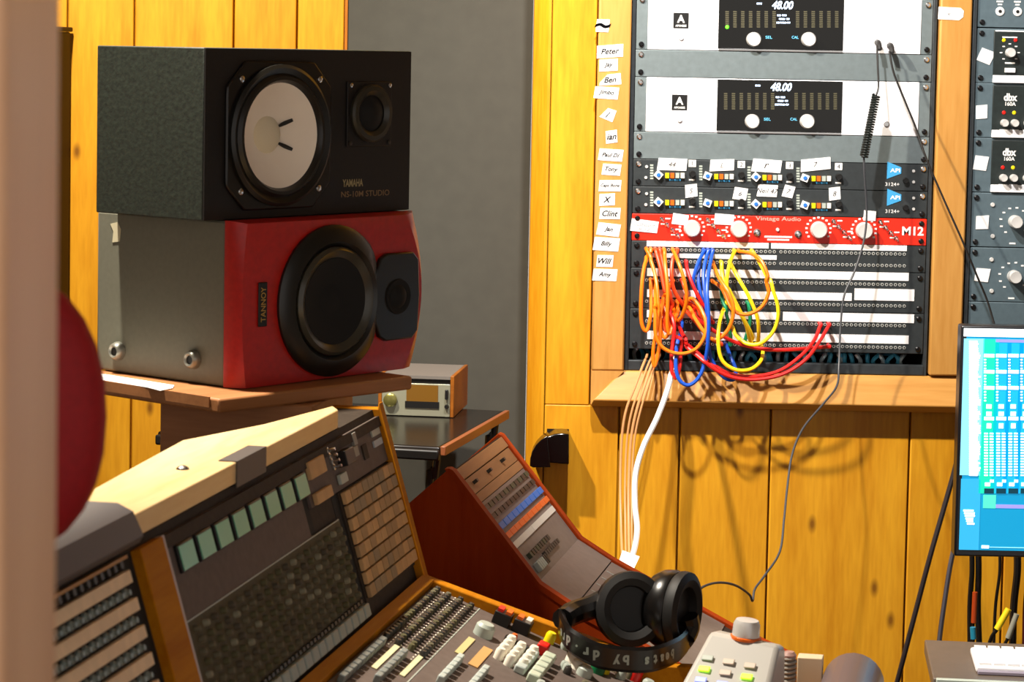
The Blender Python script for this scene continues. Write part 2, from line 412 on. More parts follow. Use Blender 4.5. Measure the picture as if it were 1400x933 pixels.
# --- four-channel preamps
def preamp(z0, label, dy, notes, numbers):
    t = unit('microphone_preamp', label, z0, 1, DARKP, cat='preamp', group='dark four-channel preamps')
    for i, px in enumerate((900, 967, 1033, 1100)):
        y = 239+i*1.4+dy
        kb = plate(t, 'gain_knob', px, y, 9.5, 9.5, WPRINT, .009, R(20 if i % 2 else 40))
        obj('knob_cap', MB().lathe([(.0034, 0), (.0034, .001), (.0028, .0016)], None, 14).mesh('knob_cap', KBLUE), kb, (0, -.009, 0), FACE)
        for j, m in enumerate((KYEL, KORG, KPALE, KWHITE)):
            plate(t, 'button', px+12+j*7.0, y+1, 5.2, 7, m, .005)
        knob(t, px+46.5, y-1.5, 9, BLACK, .009, 'trim_knob', 14)
        loose_print(t, [(px+46, y+7, 8, 2)], WPRINT)
        loose_print(t, [(px+23, y+7, 16, 2.4)], BPRINT)
        b = MB(); k = 4.163/FPX
        for q in range(6):
            x, z = loc(t, px-9, y-13+q*3.6); b.box(x-.0026, x+.0026, -.0006, -.0001, z-.0013, z+.0013)
        obj('meter_scale', b.mesh('meter_scale', KPALE), t)
        if numbers:
            p = plate(t, 'number_plate', px+46.5, y-15.5, 10, 9.5, WPRINT, .0008)
            text(str(i+1), p, 0, -.0010, 0, None, .007, INK)
    for (px, py, wp, hp, tl, s) in notes:
        p = plate(t, 'paper_note', px, py, wp, hp, PAPER, .0014, R(tl), [(-1, -1), (.95, -.9), (1, 1), (-.92, .95)])
        if s: text(s, p, 0, -.0017, 0, None, .008, INK, 'handwriting', shear=.3)
    x, z = loc(t, 1222, 233+dy)
    b = MB().prism([(-.011, -.014), (.012, -.005), (.012, .005), (-.011, .014)], -.0008, -.0001, 'y')
    lg = obj('logo_plate', b.mesh('logo_plate', BPRINT), t, (x, 0, z))
    text('API', lg, .002, -.0011, 0, .016, .0062, WPRINT, 'logo', bold=.02)
    x, z = loc(t, 1220, 252+dy); text('3124+', t, x, -.0006, z, .023, .0056, WPRINT)
    knob(t, 1238, 247+dy, 8, BLACK, .006, 'power_switch', 12)
    for px, py in ((884, 228), (883, 243), (1249, 234), (1249, 249)):
        knob(t, px, py+dy, 4.4, SILVER, .0016, 'rivet', 8)
    return t
preamp(ZRED+U, 'dark four-channel preamp carrying the note 44, upper of the pair', 0,
       [(919, 225, 41, 17, 2, '44'), (987, 226, 34, 16, -2, 'L'), (1048, 227, 41, 18, 4, 'r'), (1115, 225, 42, 17, -6, '7')], True)
preamp(ZRED, 'dark four-channel preamp with five paper notes, directly above the red unit', 37,
       [(945, 261, 17, 18, -6, 'S'), (1012, 265, 19, 17, 8, '6'), (1049, 261, 28, 17, 3, 'Neil 47'), (1078, 262, 15, 17, 14, '7'), (1141, 265, 16, 18, -6, '8')], False)
# --- red compressor
t = unit('red_preamp', 'bright red rack unit lettered M12 with four large silver knobs', ZRED-U, 1, REDP, cat='preamp', dark=True)
for px, py in ((946, 312), (1010, 313), (1119, 314), (1181, 315)):
    knob(t, px, py, 23, SILVER, .016, 'knob', 24)
    b = MB(); k = 4.163/FPX
    for a in range(13):
        an = R(215-a*250/12); x, z = loc(t, px+math.cos(an)*16.5, py-math.sin(an)*16.5)
        if abs(math.sin(an)*16.5) < 17: b.box(x-.0018, x+.0018, -.0006, -.0001, z-.0014, z+.0014)
    obj('knob_scale', b.mesh('knob_scale', WPRINT), t)
TG = MB().lathe([(.0036, 0), (.0036, .002), (.0020, .0024), (.0016, .009), (.0008, .0095)], None, 10).mesh('toggle_switch', CHROME)
for bx, by in ((904, 299), (967, 300), (1139, 302), (1203, 303)):
    for i in range(4):
        x, z = loc(t, bx+i*7.2, by+i*7.4); obj('toggle_switch', TG, t, (x, -.0002, z), (R(90+25), 0, R(20)))
    loose_print(t, [(bx+9+i*7-(13 if i % 2 else 0), by+i*7.4, 7, 1.8) for i in range(4)], WPRINT)
for px, py in ((1035, 318), (1091, 320)):
    x, z = loc(t, px, py); obj('toggle_switch', MB().lathe([(.006, 0), (.006, .002), (.003, .003), (.0026, .011)], None, 12).mesh('toggle_switch', CHROME), t, (x, -.0002, z), FACE)
knob(t, 1063, 314, 5, SILVER, .003, 'lamp_bezel', 10)
x, z = loc(t, 1064, 300); text('Vintage Audio', t, x, -.0006, z, .074, .0085, mat('faded_print', 'e8a898', .6), bold=.01)
x, z = loc(t, 1248, 316); text('M12', t, x, -.0006, z, .035, .0145, WPRINT, bold=.03)
loose_print(t, [(1064, 324, 38, 2.4), (1064, 328, 30, 2.2)], WPRINT)
for (px, py, wp, hp, tl, s) in ((881, 309, 38, 17, 5, 'outboard'), (930, 300, 22, 15, 6, None), (990, 300, 27, 15, 2, None), (1189, 295, 17, 14, 2, None)):
    p = plate(t, 'paper_note', px, py, wp, hp, PAPER, .0016, R(tl), [(-1, -1), (.95, -.95), (1, .9), (-.95, 1)])
    if s: text(s, p, 0, -.0019, .002, .034, .006, mat('pencil', '8a8a90', .8), 'handwriting', shear=.3); text('8-12', p, 0, -.0019, -.0055, .018, .0045, MATS['pencil'], 'handwriting', shear=.3)
# --- patchbays
def patchbay(ztop, h, label, rows, strips, lines=()):
    t = unit('patchbay', label, ztop-h*U, h, DARKP, cat='patchbay', group='black patchbays', dark=True)
    b = MB(); hole = MB()
    for py in rows:
        for i in range(60):
            px = 884+i*6.02
            if 58 < i: continue
            x, z = loc(t, px+(0 if i < 30 else 3), py+(px-884)*.019)
            b.cyl((x, -.0012, z), (x, 0, z), .0026, n=8)
            hole.cyl((x, -.0014, z), (x, -.0011, z), .0016, n=6)
    j = obj('jack_rows', b.mesh('jack_rows', mat('jack_ring', 'c4c6c0', .4, .3)), t); j['kind'] = 'stuff'
    j = obj('jack_holes', hole.mesh('jack_holes', BLACKM), t); j['kind'] = 'stuff'
    for (py, a, c, hp) in strips:
        k = 4.163/FPX; x, z = loc(t, (a+c)/2, py+((a+c)/2-884)*.019)
        obj('label_strip', MB().box(-(c-a)*k/2, (c-a)*k/2, -.0012, -.0001, -hp*k/2, hp*k/2).mesh('label_strip', PAPER), t, (x, 0, z))
    return t
patchbay(ZRED-U, 1, 'patchbay with thin label lines, directly below the red unit', (341, 357), [(333, 884, 1051, 7.5), (333, 1054, 1240, 7.5), (349, 887, 1062, 6)])
patchbay(ZRED-2*U, 1.5, 'patchbay with broad white strips in the middle of the stack', (383, 412), [(372, 884, 1243, 11), (401, 884, 1165, 10.5), (397, 1168, 1250, 16)])
patchbay(ZRED-3.5*U, 1.5, 'lowest patchbay, above the open bottom of the rack', (439, 469), [(429, 884, 1066, 10), (429, 1070, 1250, 12), (458, 884, 1243, 11.5)])
# bundles of wiring glinting in the open bottom of the rack
tg = thing('wiring_loom', 'bundle of teal and silver wires in the open bottom of the rack', 'cables', (.2, YW+.026, 1.0475))
for i in range(40):
    x = .012+i*.0112+random.uniform(-.003, .003); zt = .024
    yb = .048 if any(abs(.2+x-c_x) < .021 for c_x in (.227, .236, .243, .249, .2725)) else 0.      # wires step back where the loose cables come out
    b = MB().tube([(x, yb+.012, -.014), (x+random.uniform(-.006, .006), yb+.0005, .003), (x+random.uniform(-.008, .008), yb+.004, .0125), (x+random.uniform(-.008, .008), yb+.04, .0105), (x, yb+.12, .004)], .0036, 6, 4)
    obj('wire', b.mesh('wire', mat('teal_wire', '52b4d8', .3) if i % 3 else mat('silver_wire', 'd8eef6', .2, .4)), tg)

# --- second rack
def sunit(z0, h, name, label, pm, ear=None, group=None):
    return unit(name, label, z0, h, pm, x0=.7468, cat='rack unit', group=group, ear=None, dark=True)
zt = lx(1345, 37).z
t = sunit(zt, 2, 'jack_panel', 'blue-grey rack panel with white ringed jacks at the top of the second rack', BLUEP)
for i in range(9):
    px = 1367+i*24; x, z = loc(t, px, 15.5+i*.4)
    obj('jack', MB().lathe([(.0072, 0), (.0072, .0012), (.0052, .0020)], None, 18).mesh('jack', WPRINT), t, (x, -.0002, z), FACE)
    obj('jack_hole', MB().lathe([(.0028, 0), (.0028, .0005)], None, 12).mesh('jack_hole', BLACKM), t, (x, -.0023, z), FACE)
    loose_print(t, [(px, 2+i*.4, 9, 2.2), (px, 6+i*.4, 6, 2)], WPRINT)
def dbx(ytop, label, big, note):
    z1 = lx(1345, ytop).z
    t = unit('compressor', label, z1-2*U, 2, BLUEP, x0=.7468, cat='compressor', group='black-faced compressors', dark=True)
    x0, _ = loc(t, 1358-(ytop-38)*.02, ytop+30)
    obj('face', MB().box(x0, .458, -.0035, -.0001, .006, 2*U-.004).mesh('face', mat('dbx_face', '16201f', .5, vary=.2, scale=150)), t, bevel=.0008)
    obj('white_bar', MB().box(x0, .458, -.0045, -.0001, .0003, .0125).mesh('white_bar', WHITEP), t, bevel=.0008)  # plain white bar along the bottom of the face
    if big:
        obj('white_bar', MB().box(x0+.002, .458, -.0042, -.0001, 2*U-.0055, 2*U-.0035).mesh('white_bar', WHITEP), t)
    o = ytop
    sh = (o-112)*.02
    if big:
        for i in range(6):
            px = 1380+i*52
            kk = knob(t, px, o+34+i, 13, SILVER, .015, 'knob', 20); kk.location.y = -.0036
            for dx, m in ((-8, KYEL), (8, KRED)):
                x, z = loc(t, px+dx, o+17+i); obj('led', MB().lathe([(.0034, 0), (.002, .0016)], None, 8).mesh('led', m), t, (x, -.0036, z), FACE)
            b = MB(); k = 4.163/FPX
            for a in range(7):
                an = R(225-a*45); x, z = loc(t, px+math.cos(an)*12, o+34+i-math.sin(an)*12); b.box(x-.002, x+.002, -.0041, -.0036, z-.0008, z+.0008)
            x, z = loc(t, px, o+51+i); b.box(x-.008, x+.008, -.0041, -.0036, z+.002, z+.0045)
            x, z = loc(t, px, o+13+i); b.box(x-.012, x+.012, -.0041, -.0036, z-.001, z+.001)
            obj('print_marks', b.mesh('print_marks', WPRINT), t)
            p = plate(t, 'push_button', px, o+58+i, 14, 6, WPRINT, .007)
    else:
        x, z = loc(t, 1381-sh, o+20); text('dbx', t, x, -.0042, z, .022, .0125, WPRINT, 'logo', bold=.035)
        x, z = loc(t, 1381-sh, o+29); text('160A', t, x, -.0042, z, .017, .0065, WPRINT, bold=.02)
        for i in range(7):
            px = 1372-sh+i*14+(4 if i > 1 else 0)
            x, z = loc(t, px, o+41+i*.2); obj('led', MB().lathe([(.0034, 0), (.002, .0016)], None, 8).mesh('led', KRED if i % 2 == 0 else KYEL), t, (x, -.0036, z), FACE)
            kk = knob(t, px, o+55+i*.2, 10.5, SILVER, .014, 'knob', 16); kk.location.y = -.0036
            b = MB(); x, z = loc(t, px, o+65+i*.2); b.box(x-.0072, x+.0072, -.0041, -.0036, z-.0013, z+.0013); obj('print_marks', b.mesh('print_marks', WPRINT), t)
    px, py, wp, hp, tl = note
    plate(t, 'paper_note', px, py, wp, hp, PAPER, .0012, R(tl), [(-1, -1), (.9, -.95), (1, 1), (-.95, .92)])
    return t
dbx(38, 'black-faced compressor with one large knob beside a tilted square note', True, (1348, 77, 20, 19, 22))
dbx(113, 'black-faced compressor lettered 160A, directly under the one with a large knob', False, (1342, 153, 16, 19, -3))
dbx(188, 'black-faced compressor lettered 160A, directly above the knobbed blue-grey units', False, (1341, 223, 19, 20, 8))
def eqz(ytop, label, note):
    z1 = lx(1345, ytop).z
    t = unit('equaliser', label, z1-2*U, 2, BLUEP, x0=.7468, cat='equaliser', group='blue-grey equalisers', dark=True)
    for i in range(5):
        px = 1387-(ytop-263)*.02+i*80; py = ytop+40+i*1.5
        knob(t, px, py, 18, SILVER, .022, 'knob', 24)
        b = MB()
        for a in range(10):
            an = R(230-a*30); x, z = loc(t, px+math.cos(an)*19, py-math.sin(an)*19); b.box(x-.0022, x+.0022, -.0006, -.0001, z-.0012, z+.0012)
        x, z = loc(t, px-3, py+30); b.box(x-.005, x+.005, -.0006, -.0001, z-.0013, z+.0013)
        obj('print_marks', b.mesh('print_marks', WPRINT), t)
    for py in (17, 60): knob(t, 1357-(ytop-263)*.02, ytop+py, 6, SILVER, .002, 'rivet', 10)
    px, py, wp, hp, tl = note
    plate(t, 'paper_note', px, py, wp, hp, PAPER, .0012, R(tl), [(-1, -.95), (.8, -1), (1, .95), (-.85, .92)])
eqz(263, 'blue-grey equaliser with silver knobs, directly under the compressors', (1343, 304, 19, 19, -4))
eqz(338, 'blue-grey equaliser with silver knobs, second below the compressors', (1343, 376, 21, 19, 4))
z1 = lx(1345, 412.5).z
unit('blanking_panel', 'blue-grey blanking panel partly hidden by the computer screen', z1-2.75*U, 2.75, BLUEP, x0=.7468, cat='blank panel', dark=True)

# --- handwritten tags on the posts
tags = [(824, 35, 18, 18, 4, '~'), (834, 70, 37, 18, -4, 'Peter'), (832, 89, 26, 17, -3, 'Jay'), (834, 109, 30, 16, -5, 'Ben'), (829, 127, 34, 17, 4, 'Jimbo'),
        (831, 157, 22, 18, 8, '/'), (836, 187, 16, 18, -6, 'ian'), (835, 212, 34, 17, 4, 'Paul DI'), (836, 232, 26, 16, 4, 'Tony'), (834, 254, 31, 16, 0, 'Caps Bone'),
        (830, 273, 22, 17, -2, 'X'), (834, 292, 29, 16, 1, 'Clint'), (832, 314, 32, 18, 7, 'Jan'), (829, 334, 36, 19, 4, 'Billy'), (827, 357, 23, 17, 2, 'Will'), (827, 376, 34, 17, 2, 'Amy')]
ordn = ['topmost', 'second', 'third', 'fourth', 'fifth', 'sixth', 'seventh', 'eighth', 'ninth', 'tenth', 'eleventh', 'twelfth', 'thirteenth', 'fourteenth', 'fifteenth', 'lowest']
YT = YW-.012
for i, (px, py, wp, hp, tl, s) in enumerate(tags):
    k = YT/FPX; p = at(px, py, YT); hw, hh = wp*k/2, hp*k/2
    shp = [(-1, -1), (.94, -.92), (1, 1), (-.93, .9)]
    if i == 3: shp = [(-1, -.9), (1, -.9), (1, 1), (-.2, .9), (-.95, -.4)]
    if i == 5: shp = [(-1, -.5), (.7, -1), (1, .8), (-.1, 1)]
    o = obj('paper_tag', MB().prism([(u*hw, v*hh) for u, v in shp], -.0008, -.0001, 'y').mesh('paper_tag', PAPER), None, p, (0, R(tl), 0))
    tag(o, 'white paper tag with handwriting, %s down the wooden post beside the rack' % ordn[i] if 0 < i < 15 else 'white paper tag with handwriting, %s on the wooden post beside the rack' % ordn[i], 'paper tag', 'paper tags on the wooden post')
    text(s, o, 0, -.0011, 0, None, .0095 if len(s) < 6 else .0068, INK, 'handwriting', shear=.35, bold=.022)
p = at(1300, 19, YT)
o = tag(obj('paper_tag', MB().prism([(-.0205, -.0095), (.014, -.0095), (.02, -.004), (.0205, .006), (.015, .0105), (-.0205, .0105)], -.0008, -.0001, 'y').mesh('paper_tag', PAPER), None, p, (0, R(2), 0)),
        'single white paper tag on the wooden post between the two racks', 'paper tag')
text('ic', o, -.003, -.0011, 0, None, .005, INK, 'handwriting', shear=.3)

# ================================================================== PATCH CORDS
CORDM = {'orange': mat('cord_orange', 'f07a08', .4), 'red_orange': mat('cord_red_orange', 'ee4a18', .4), 'blue': mat('cord_blue', '1050c0', .4), 'yellow': mat('cord_yellow', 'f6d818', .4),
         'red': mat('cord_red', 'd81c18', .4), 'green': mat('cord_green', '109060', .4)}
JACKS = []
for row in (341, 357, 383, 412, 439, 469):
    for i in range(59):
        px = 884+i*6.02; JACKS.append((px+(0 if i < 30 else 3), row+(px-884)*.019))
TAKEN = set()
def free_jack(px, py):
    k = min((i for i in range(len(JACKS)) if i not in TAKEN), key=lambda i: (JACKS[i][0]-px)**2+2.5*(JACKS[i][1]-py)**2)
    TAKEN.add(k); return JACKS[k]
RUNS = []                        # every loose cord: laid out first, then moved apart where they would touch
def dense(P, step=.0028):
    D = catmull(P, 12); out = [D[0].copy()]
    for p in D[1:]:
        while (p-out[-1]).length > step: out.append(out[-1]+(p-out[-1]).normalized()*step)
    out.append(D[-1].copy()); return out
def cord(color, pts, label, r=.0031, out=.045, ends=(1, 1), group=None):
    pts = list(pts); n = len(pts); P = []
    if ends[0]: pts[0] = free_jack(*pts[0])
    if ends[1]: pts[-1] = free_jack(*pts[-1])
    L = [0.]
    for a, b in zip(pts[:-1], pts[1:]): L.append(L[-1]+math.hypot(a[0]-b[0], a[1]-b[1]))
    for i, (px, py) in enumerate(pts):
        f = L[i]/L[-1]; d = out*min(1, 4*f*(1-f)*1.3+.08)
        ya = YP-.012-d
        if (i == 0 and ends[0]) or (i == n-1 and ends[1]): ya = YP-.016
        P.append(at(px, py, ya))
    D = dense(P)
    if ends[0]: D = [D[0], D[0]+Vector((0, -.003, 0)), D[0]+Vector((0, -.006, -.0004))]+D[3:]
    if ends[1]: D = D[:-3]+[D[-1]+Vector((0, -.006, -.0004)), D[-1]+Vector((0, -.003, 0)), D[-1]]
    RUNS.append(dict(P=D, r=r, ends=ends, color=color, label=label, group=group, out=out))
def settle_runs(its=420):
    from mathutils import kdtree
    off = []; tot = 0
    for q_ in RUNS: off.append(tot); tot += len(q_['P'])
    own = [k for k, q_ in enumerate(RUNS) for _ in q_['P']]
    fix = []
    for q_ in RUNS:
        n = len(q_['P'])
        fix += [(i < 3 and q_['ends'][0]) or (i >= n-3 and q_['ends'][1]) for i in range(n)]
    obst = []
    for k, q_ in enumerate(RUNS):
        if q_.get('color'):
            for e, p in ((q_['ends'][0], q_['P'][0]), (q_['ends'][1], q_['P'][-1])):
                if e: obst += [(k, Vector((p.x, p.y+d, p.z))) for d in (0, .004, .008, .012)]
    for it in range(its):
        pts = [p for q_ in RUNS for p in q_['P']]
        kd = kdtree.KDTree(tot+len(obst))
        for i, p in enumerate(pts): kd.insert(p, i)
        for i, (k, p) in enumerate(obst): kd.insert(p, tot+i)
        kd.balance(); mv = [0.]*tot; side = [(0., 0.)]*tot; hit = 0
        for i, p in enumerate(pts):
            if fix[i]: continue
            ri = RUNS[own[i]]['r']
            for (c, j, d) in kd.find_range(p, ri+.0062):
                if j >= tot:
                    kj, rj, anchored = obst[j-tot][0], .0036, True
                else:
                    kj, rj, anchored = own[j], RUNS[own[j]]['r'], fix[j]
                if kj == own[i]: continue
                need = ri+rj+.0011
                if d >= need: continue
                hit += 1
                dy = p.y-c.y; flat = (p.x-c.x)**2+(p.z-c.z)**2
                gap = math.sqrt(max(0, need*need-flat)); fl = math.sqrt(flat)+1e-6; w_s = (need-d)*(.5 if it > 40 else .12)
                side[i] = (side[i][0]+(p.x-c.x)/fl*w_s, side[i][1]+(p.z-c.z)/fl*w_s)
                ka = (RUNS[own[i]].get('out', 0.), own[i]); kb = (RUNS[kj].get('out', 0.), kj)      # the looser cord hangs in front
                sg = -1 if anchored else (-1 if dy < -.0028 else 1 if dy > .0028 else -1 if ka > kb else 1)
                m = (gap-sg*dy)*(1 if anchored else .5)
                if m > 0: mv[i] = min(mv[i], -m) if sg < 0 else (max(mv[i], m) if mv[i] >= 0 else mv[i])
        for i, p in enumerate(pts):
            if mv[i]: p.y += max(-.002, min(.002, mv[i])); p.x += max(-.0006, min(.0006, side[i][0])); p.z += max(-.0006, min(.0006, side[i][1]))
        mv_any = [[bool(mv[o_+i]) for i in range(len(q_['P']))] for o_, q_ in zip(off, RUNS)]
        for qk, q_ in enumerate(RUNS):                   # keep the runs smooth and off the panel
            P = q_['P']; y = [p.y for p in P]; n = len(P); xz = [(p.x, p.z) for p in P]
            for i in range(3, n-3):
                P[i].x = xz[i][0]*.8+(xz[i-1][0]+xz[i+1][0])*.1 if mv_any[qk][i] else P[i].x; P[i].z = xz[i][1]*.8+(xz[i-1][1]+xz[i+1][1])*.1 if mv_any[qk][i] else P[i].z
                if it < its-60: P[i].y = y[i]*.84+(y[i-1]+y[i+1])*.08
                lim = YP-.0045-q_['r']
                if P[i].z < 1.034: lim = min(lim, YW-.034-q_['r'])
                if q_.get('color'): P[i].y = min(P[i].y, lim)
        if not hit: break
    for q_ in RUNS:
        P = q_['P']
        if not q_.get('color'):
            base = P[-1].copy(); t = thing(q_['name'], q_['label'], 'cable', base, 0, q_['group'])
            obj('cable_run', MB().tube([p-base for p in P], q_['r'], 8, 0).mesh('cable_run', q_['m']), t); continue
        base = P[0].copy(); color = q_['color']
        t = thing(color+'_patch_cord', q_['label'], 'patch cord', base, 0, q_['group'])
        obj('cord', MB().tube([p-base for p in P], q_['r'], 8, 0).mesh('cord', CORDM[color]), t)
        for e, i, j in ((q_['ends'][0], 0, 2), (q_['ends'][1], len(P)-1, len(P)-3)):
            if e:
                p = P[i]-base; tip = Vector((p.x, YP-.0010-base.y, p.z))
                obj('plug', MB().tube([tip, (p+tip)*.5, p+Vector((0, -.0035, 0))], .0034, 8, 3).mesh('plug', CORDM[color]), t)
def run_cable(name, pts, r, m, label, group=None):
    RUNS.append(dict(P=dense([at(*p) for p in pts], .004), r=r, ends=(1, 1), name=name, m=m, label=label, group=group, out=.001))
G = 'patch cords hanging from the patchbays'
cord('orange', [(889, 340), (881, 365), (877, 400), (877, 440), (884, 453), (890, 430), (890, 400), (892, 386)], 'orange patch cord making the outermost narrow loop beside the rack rail', group=G)
cord('orange', [(890, 340), (894, 370), (899, 400), (899, 440), (893, 480), (895, 502), (902, 470), (903, 430), (911, 400), (918, 388)], 'orange patch cord whose narrow loop hangs down onto the oak sill', out=.06, group=G)
cord('red_orange', [(896, 340), (902, 362), (908, 395), (914, 430), (918, 452), (910, 440), (903, 412)], 'red-orange patch cord in the crowded bunch, plugged in second from the rail', out=.035, group=G)
cord('red_orange', [(904, 340), (907, 365), (915, 400), (920, 430), (914, 456), (905, 440), (900, 415)], 'red-orange patch cord in the crowded bunch, plugged in third from the rail', out=.03, group=G)
cord('orange', [(911, 340), (910, 365), (913, 400), (912, 440), (915, 458), (921, 440), (925, 412)], 'orange patch cord falling straight down the middle of the bunch', out=.05, group=G)
cord('orange', [(919, 340), (928, 360), (936, 385), (939, 410), (932, 432), (922, 444)], 'orange patch cord bowed out towards the blue cords', out=.055, group=G)
cord('red_orange', [(925, 341), (919, 360), (921, 395), (940, 425), (966, 458), (985, 468)], 'red-orange patch cord slanting across under the blue cords', out=.035, group=G)
cord('red', [(941, 355), (940, 370), (948, 392), (960, 415), (972, 440)], 'short red patch cord slanting down to the blue cords', out=.04, group=G)
cord('orange', [(893, 392), (896, 430), (897, 460), (908, 477), (930, 484), (952, 477), (965, 455), (962, 430), (946, 408), (934, 400)], 'orange patch cord hanging in a wide round loop across the lowest patchbay', out=.07, group=G)
cord('orange', [(974, 357), (983, 380), (997, 402), (1003, 425), (996, 450), (980, 465), (966, 458), (948, 432), (932, 412)], 'orange patch cord swinging from beside the yellow cords back to the bunch', out=.065, group=G)
cord('orange', [(974, 384), (988, 396), (1002, 424), (1022, 430), (1043, 418), (1052, 392), (1044, 362), (1030, 348), (1012, 340)], 'orange patch cord in a big round loop over the yellow cords', out=.06, group=G)
cord('orange', [(906, 412), (902, 440), (908, 462), (918, 446), (920, 414)], 'short orange patch cord low in the crowded bunch', out=.03, group=G)
cord('red_orange', [(934, 384), (944, 412), (958, 436), (966, 462)], 'short red-orange patch cord behind the wide orange loop', out=.03, group=G)
cord('yellow', [(1004, 341), (998, 360), (994, 390), (1002, 412), (1018, 440), (1030, 466)], 'yellow patch cord plugged in beside the big orange loop', out=.045, group=G)
cord('yellow', [(1027, 341), (1040, 362), (1056, 395), (1064, 425), (1058, 452), (1040, 470), (1020, 470), (1004, 456), (997, 440)], 'yellow patch cord in the broadest loop, farthest from the orange bunch', out=.06, group=G)
cord('yellow', [(997, 357), (1008, 378), (1024, 406), (1036, 436), (1037, 462), (1034, 472)], 'yellow patch cord slanting straight down from the second jack row', out=.04, group=G)
cord('yellow', [(990, 414), (984, 440), (982, 470), (988, 494), (1006, 506), (1026, 506), (1040, 494), (1043, 480), (1036, 470)], 'yellow patch cord whose round loop hangs lowest over the sill', out=.07, group=G)
cord('yellow', [(984, 357), (989, 382), (1004, 410), (1018, 438), (1028, 462), (1031, 472)], 'yellow patch cord in the bundle, plugged in next to the blue cords', out=.035, group=G)
cord('green', [(985, 386), (987, 405), (993, 430), (999, 452), (1001, 469)], 'green patch cord behind the orange and yellow loops', out=.03, group=G)
cord('green', [(1022, 412), (1026, 438), (1030, 469)], 'short green patch cord between two yellow cords', out=.02, group=G)
cord('blue', [(961, 341), (954, 362), (948, 385), (952, 400), (958, 412)], 'short blue patch cord bowed towards the orange bunch', out=.03, group=G)
cord('blue', [(964, 341), (962, 375), (966, 420), (967, 460), (972, 492), (988, 515), (1003, 520), (1006, 506), (998, 486), (990, 472)], 'blue patch cord whose end curls up under the yellow loops', out=.055, group=G)
cord('blue', [(969, 341), (967, 390), (969, 440), (966, 485), (957, 514), (942, 527), (929, 520), (924, 500), (926, 470), (930, 442)], 'blue patch cord hanging in a deep loop below the sill edge', out=.075, group=G)
cord('blue', [(957, 358), (955, 385), (962, 420), (968, 470), (976, 500), (990, 512)], 'blue patch cord running straight down behind the others', out=.035, ends=(1, 0), group=G)
cord('red', [(1131, 443), (1120, 468), (1100, 494), (1070, 512), (1035, 519), (1005, 517), (980, 507), (955, 488), (936, 470), (929, 443)], 'red patch cord in a long shallow loop along the sill, upper plug end', out=.075, group=G)
cord('red', [(1124, 443), (1113, 466), (1092, 490), (1064, 508), (1030, 515), (1000, 512), (972, 498), (948, 478), (938, 469)], 'red patch cord in a long shallow loop just above its twin', out=.06, group=G)
cord('red', [(1131, 470), (1090, 478), (1048, 478), (1010, 470), (985, 458), (960, 440), (946, 412)], 'red patch cord stretched almost level along the lowest jack row', out=.045, group=G)
cord('red', [(931, 412), (922, 450), (918, 490), (920, 516), (927, 512), (930, 480), (925, 441)], 'red patch cord in a narrow loop hanging over the sill', out=.06, group=G)

# --- other cables near the rack
def cable(name, pts, r, m, label, cat='cable', extra=None, smooth=8, group=None, n=8):
    P = [at(*p) if not isinstance(p, Vector) else p for p in pts]; base = P[-1].copy()
    t = thing(name, label, cat, base, 0, group)
    obj('cable_run', MB().tube([p-base for p in P], r, n, smooth).mesh('cable_run', m), t)
    return t, base
WCAB = mat('cable_white', 'f0ece4', .5); BEIGE = mat('cable_beige', 'c8905c', .45); BCAB = mat('cable_black', '14110f', .5); GCAB = mat('cable_grey', '3a3c40', .45)
run_cable('white_cable', [(922, 483, 4.205), (922, 488, 4.150), (920, 505, 4.100), (912, 535, 4.075), (898, 572, 4.04), (880, 610, 4.0), (869, 648, 3.98), (868, 690, 3.96), (871, 722, 3.93), (868, 748, 3.89), (862, 768, 3.84)], .0046, WCAB, 'thick white cable hanging from the rack down to the sidecar desk')
for i, (dx, rr) in enumerate(((0, .0022), (9, .0018), (16, .0024), (22, .0018))):
    lab = ['thin copper-coloured cable, outermost of the four beside the white cable', 'thin copper-coloured cable, second of the four beside the white cable', 'thin copper-coloured cable, third of the four beside the white cable', 'thin copper-coloured cable, closest to the white cable'][i]
    run_cable('thin_cable', [(885+dx*.8, 483, 4.205), (884+dx*.8, 488, 4.150), (878+dx*.75, 503, 4.115), (868+dx*.8, 530, 4.09), (856+dx*.9, 562, 4.08), (850+dx*.8, 600, 4.08), (848+dx*.72, 660, 4.06), (849+dx*.66, 720, 4.02), (851+dx*.6, 766+i*3, 3.95)], rr, BEIGE, lab, group='thin cables beside the white cable')
settle_runs()
# coiled headphone cord from converter down to the headphones
def plug_at(t, base, px, py, m=BCAB):
    q = at(px, py, YP)-base
    obj('plug', MB().tube([q+Vector((0, -.0008, 0)), q+Vector((0, -.02, -.001)), q+Vector((0.0003, -.028, -.012))], .0042, 10, 4).mesh('plug', m), t)
HP_IN = at(941, 828, 3.27)
pts = [(1199, 62, 4.125), (1200, 90, 4.12), (1201, 118, 4.115), (1198, 130, 4.11)]
pts2 = [(1181, 215, 4.10), (1182, 240, 4.10), (1185, 290, 4.105), (1181, 330, 4.10), (1168, 372, 4.09), (1154, 405, 4.08), (1149, 450, 4.07), (1147, 500, 4.05), (1144, 528, 4.02), (1126, 552, 3.98), (1098, 586, 3.93), (1083, 622, 3.88), (1076, 670, 3.82), (1072, 710, 3.76), (1066, 755, 3.70), (1045, 788, 3.64), (1032, 806, 3.60), (1029, 822, 3.57)]
pts3 = [(1024, 813, 3.54), (1006, 801, 3.48), (985, 797, 3.42), (965, 801, 3.36), (950, 812, 3.30)]
hc = thing('coiled_cable', 'black headphone cord with a coiled section hanging in front of the rack', 'cable', HP_IN)
obj('cord', MB().tube([at(*p)-HP_IN for p in pts], .0016, 8, 6).mesh('cord', BCAB), hc)
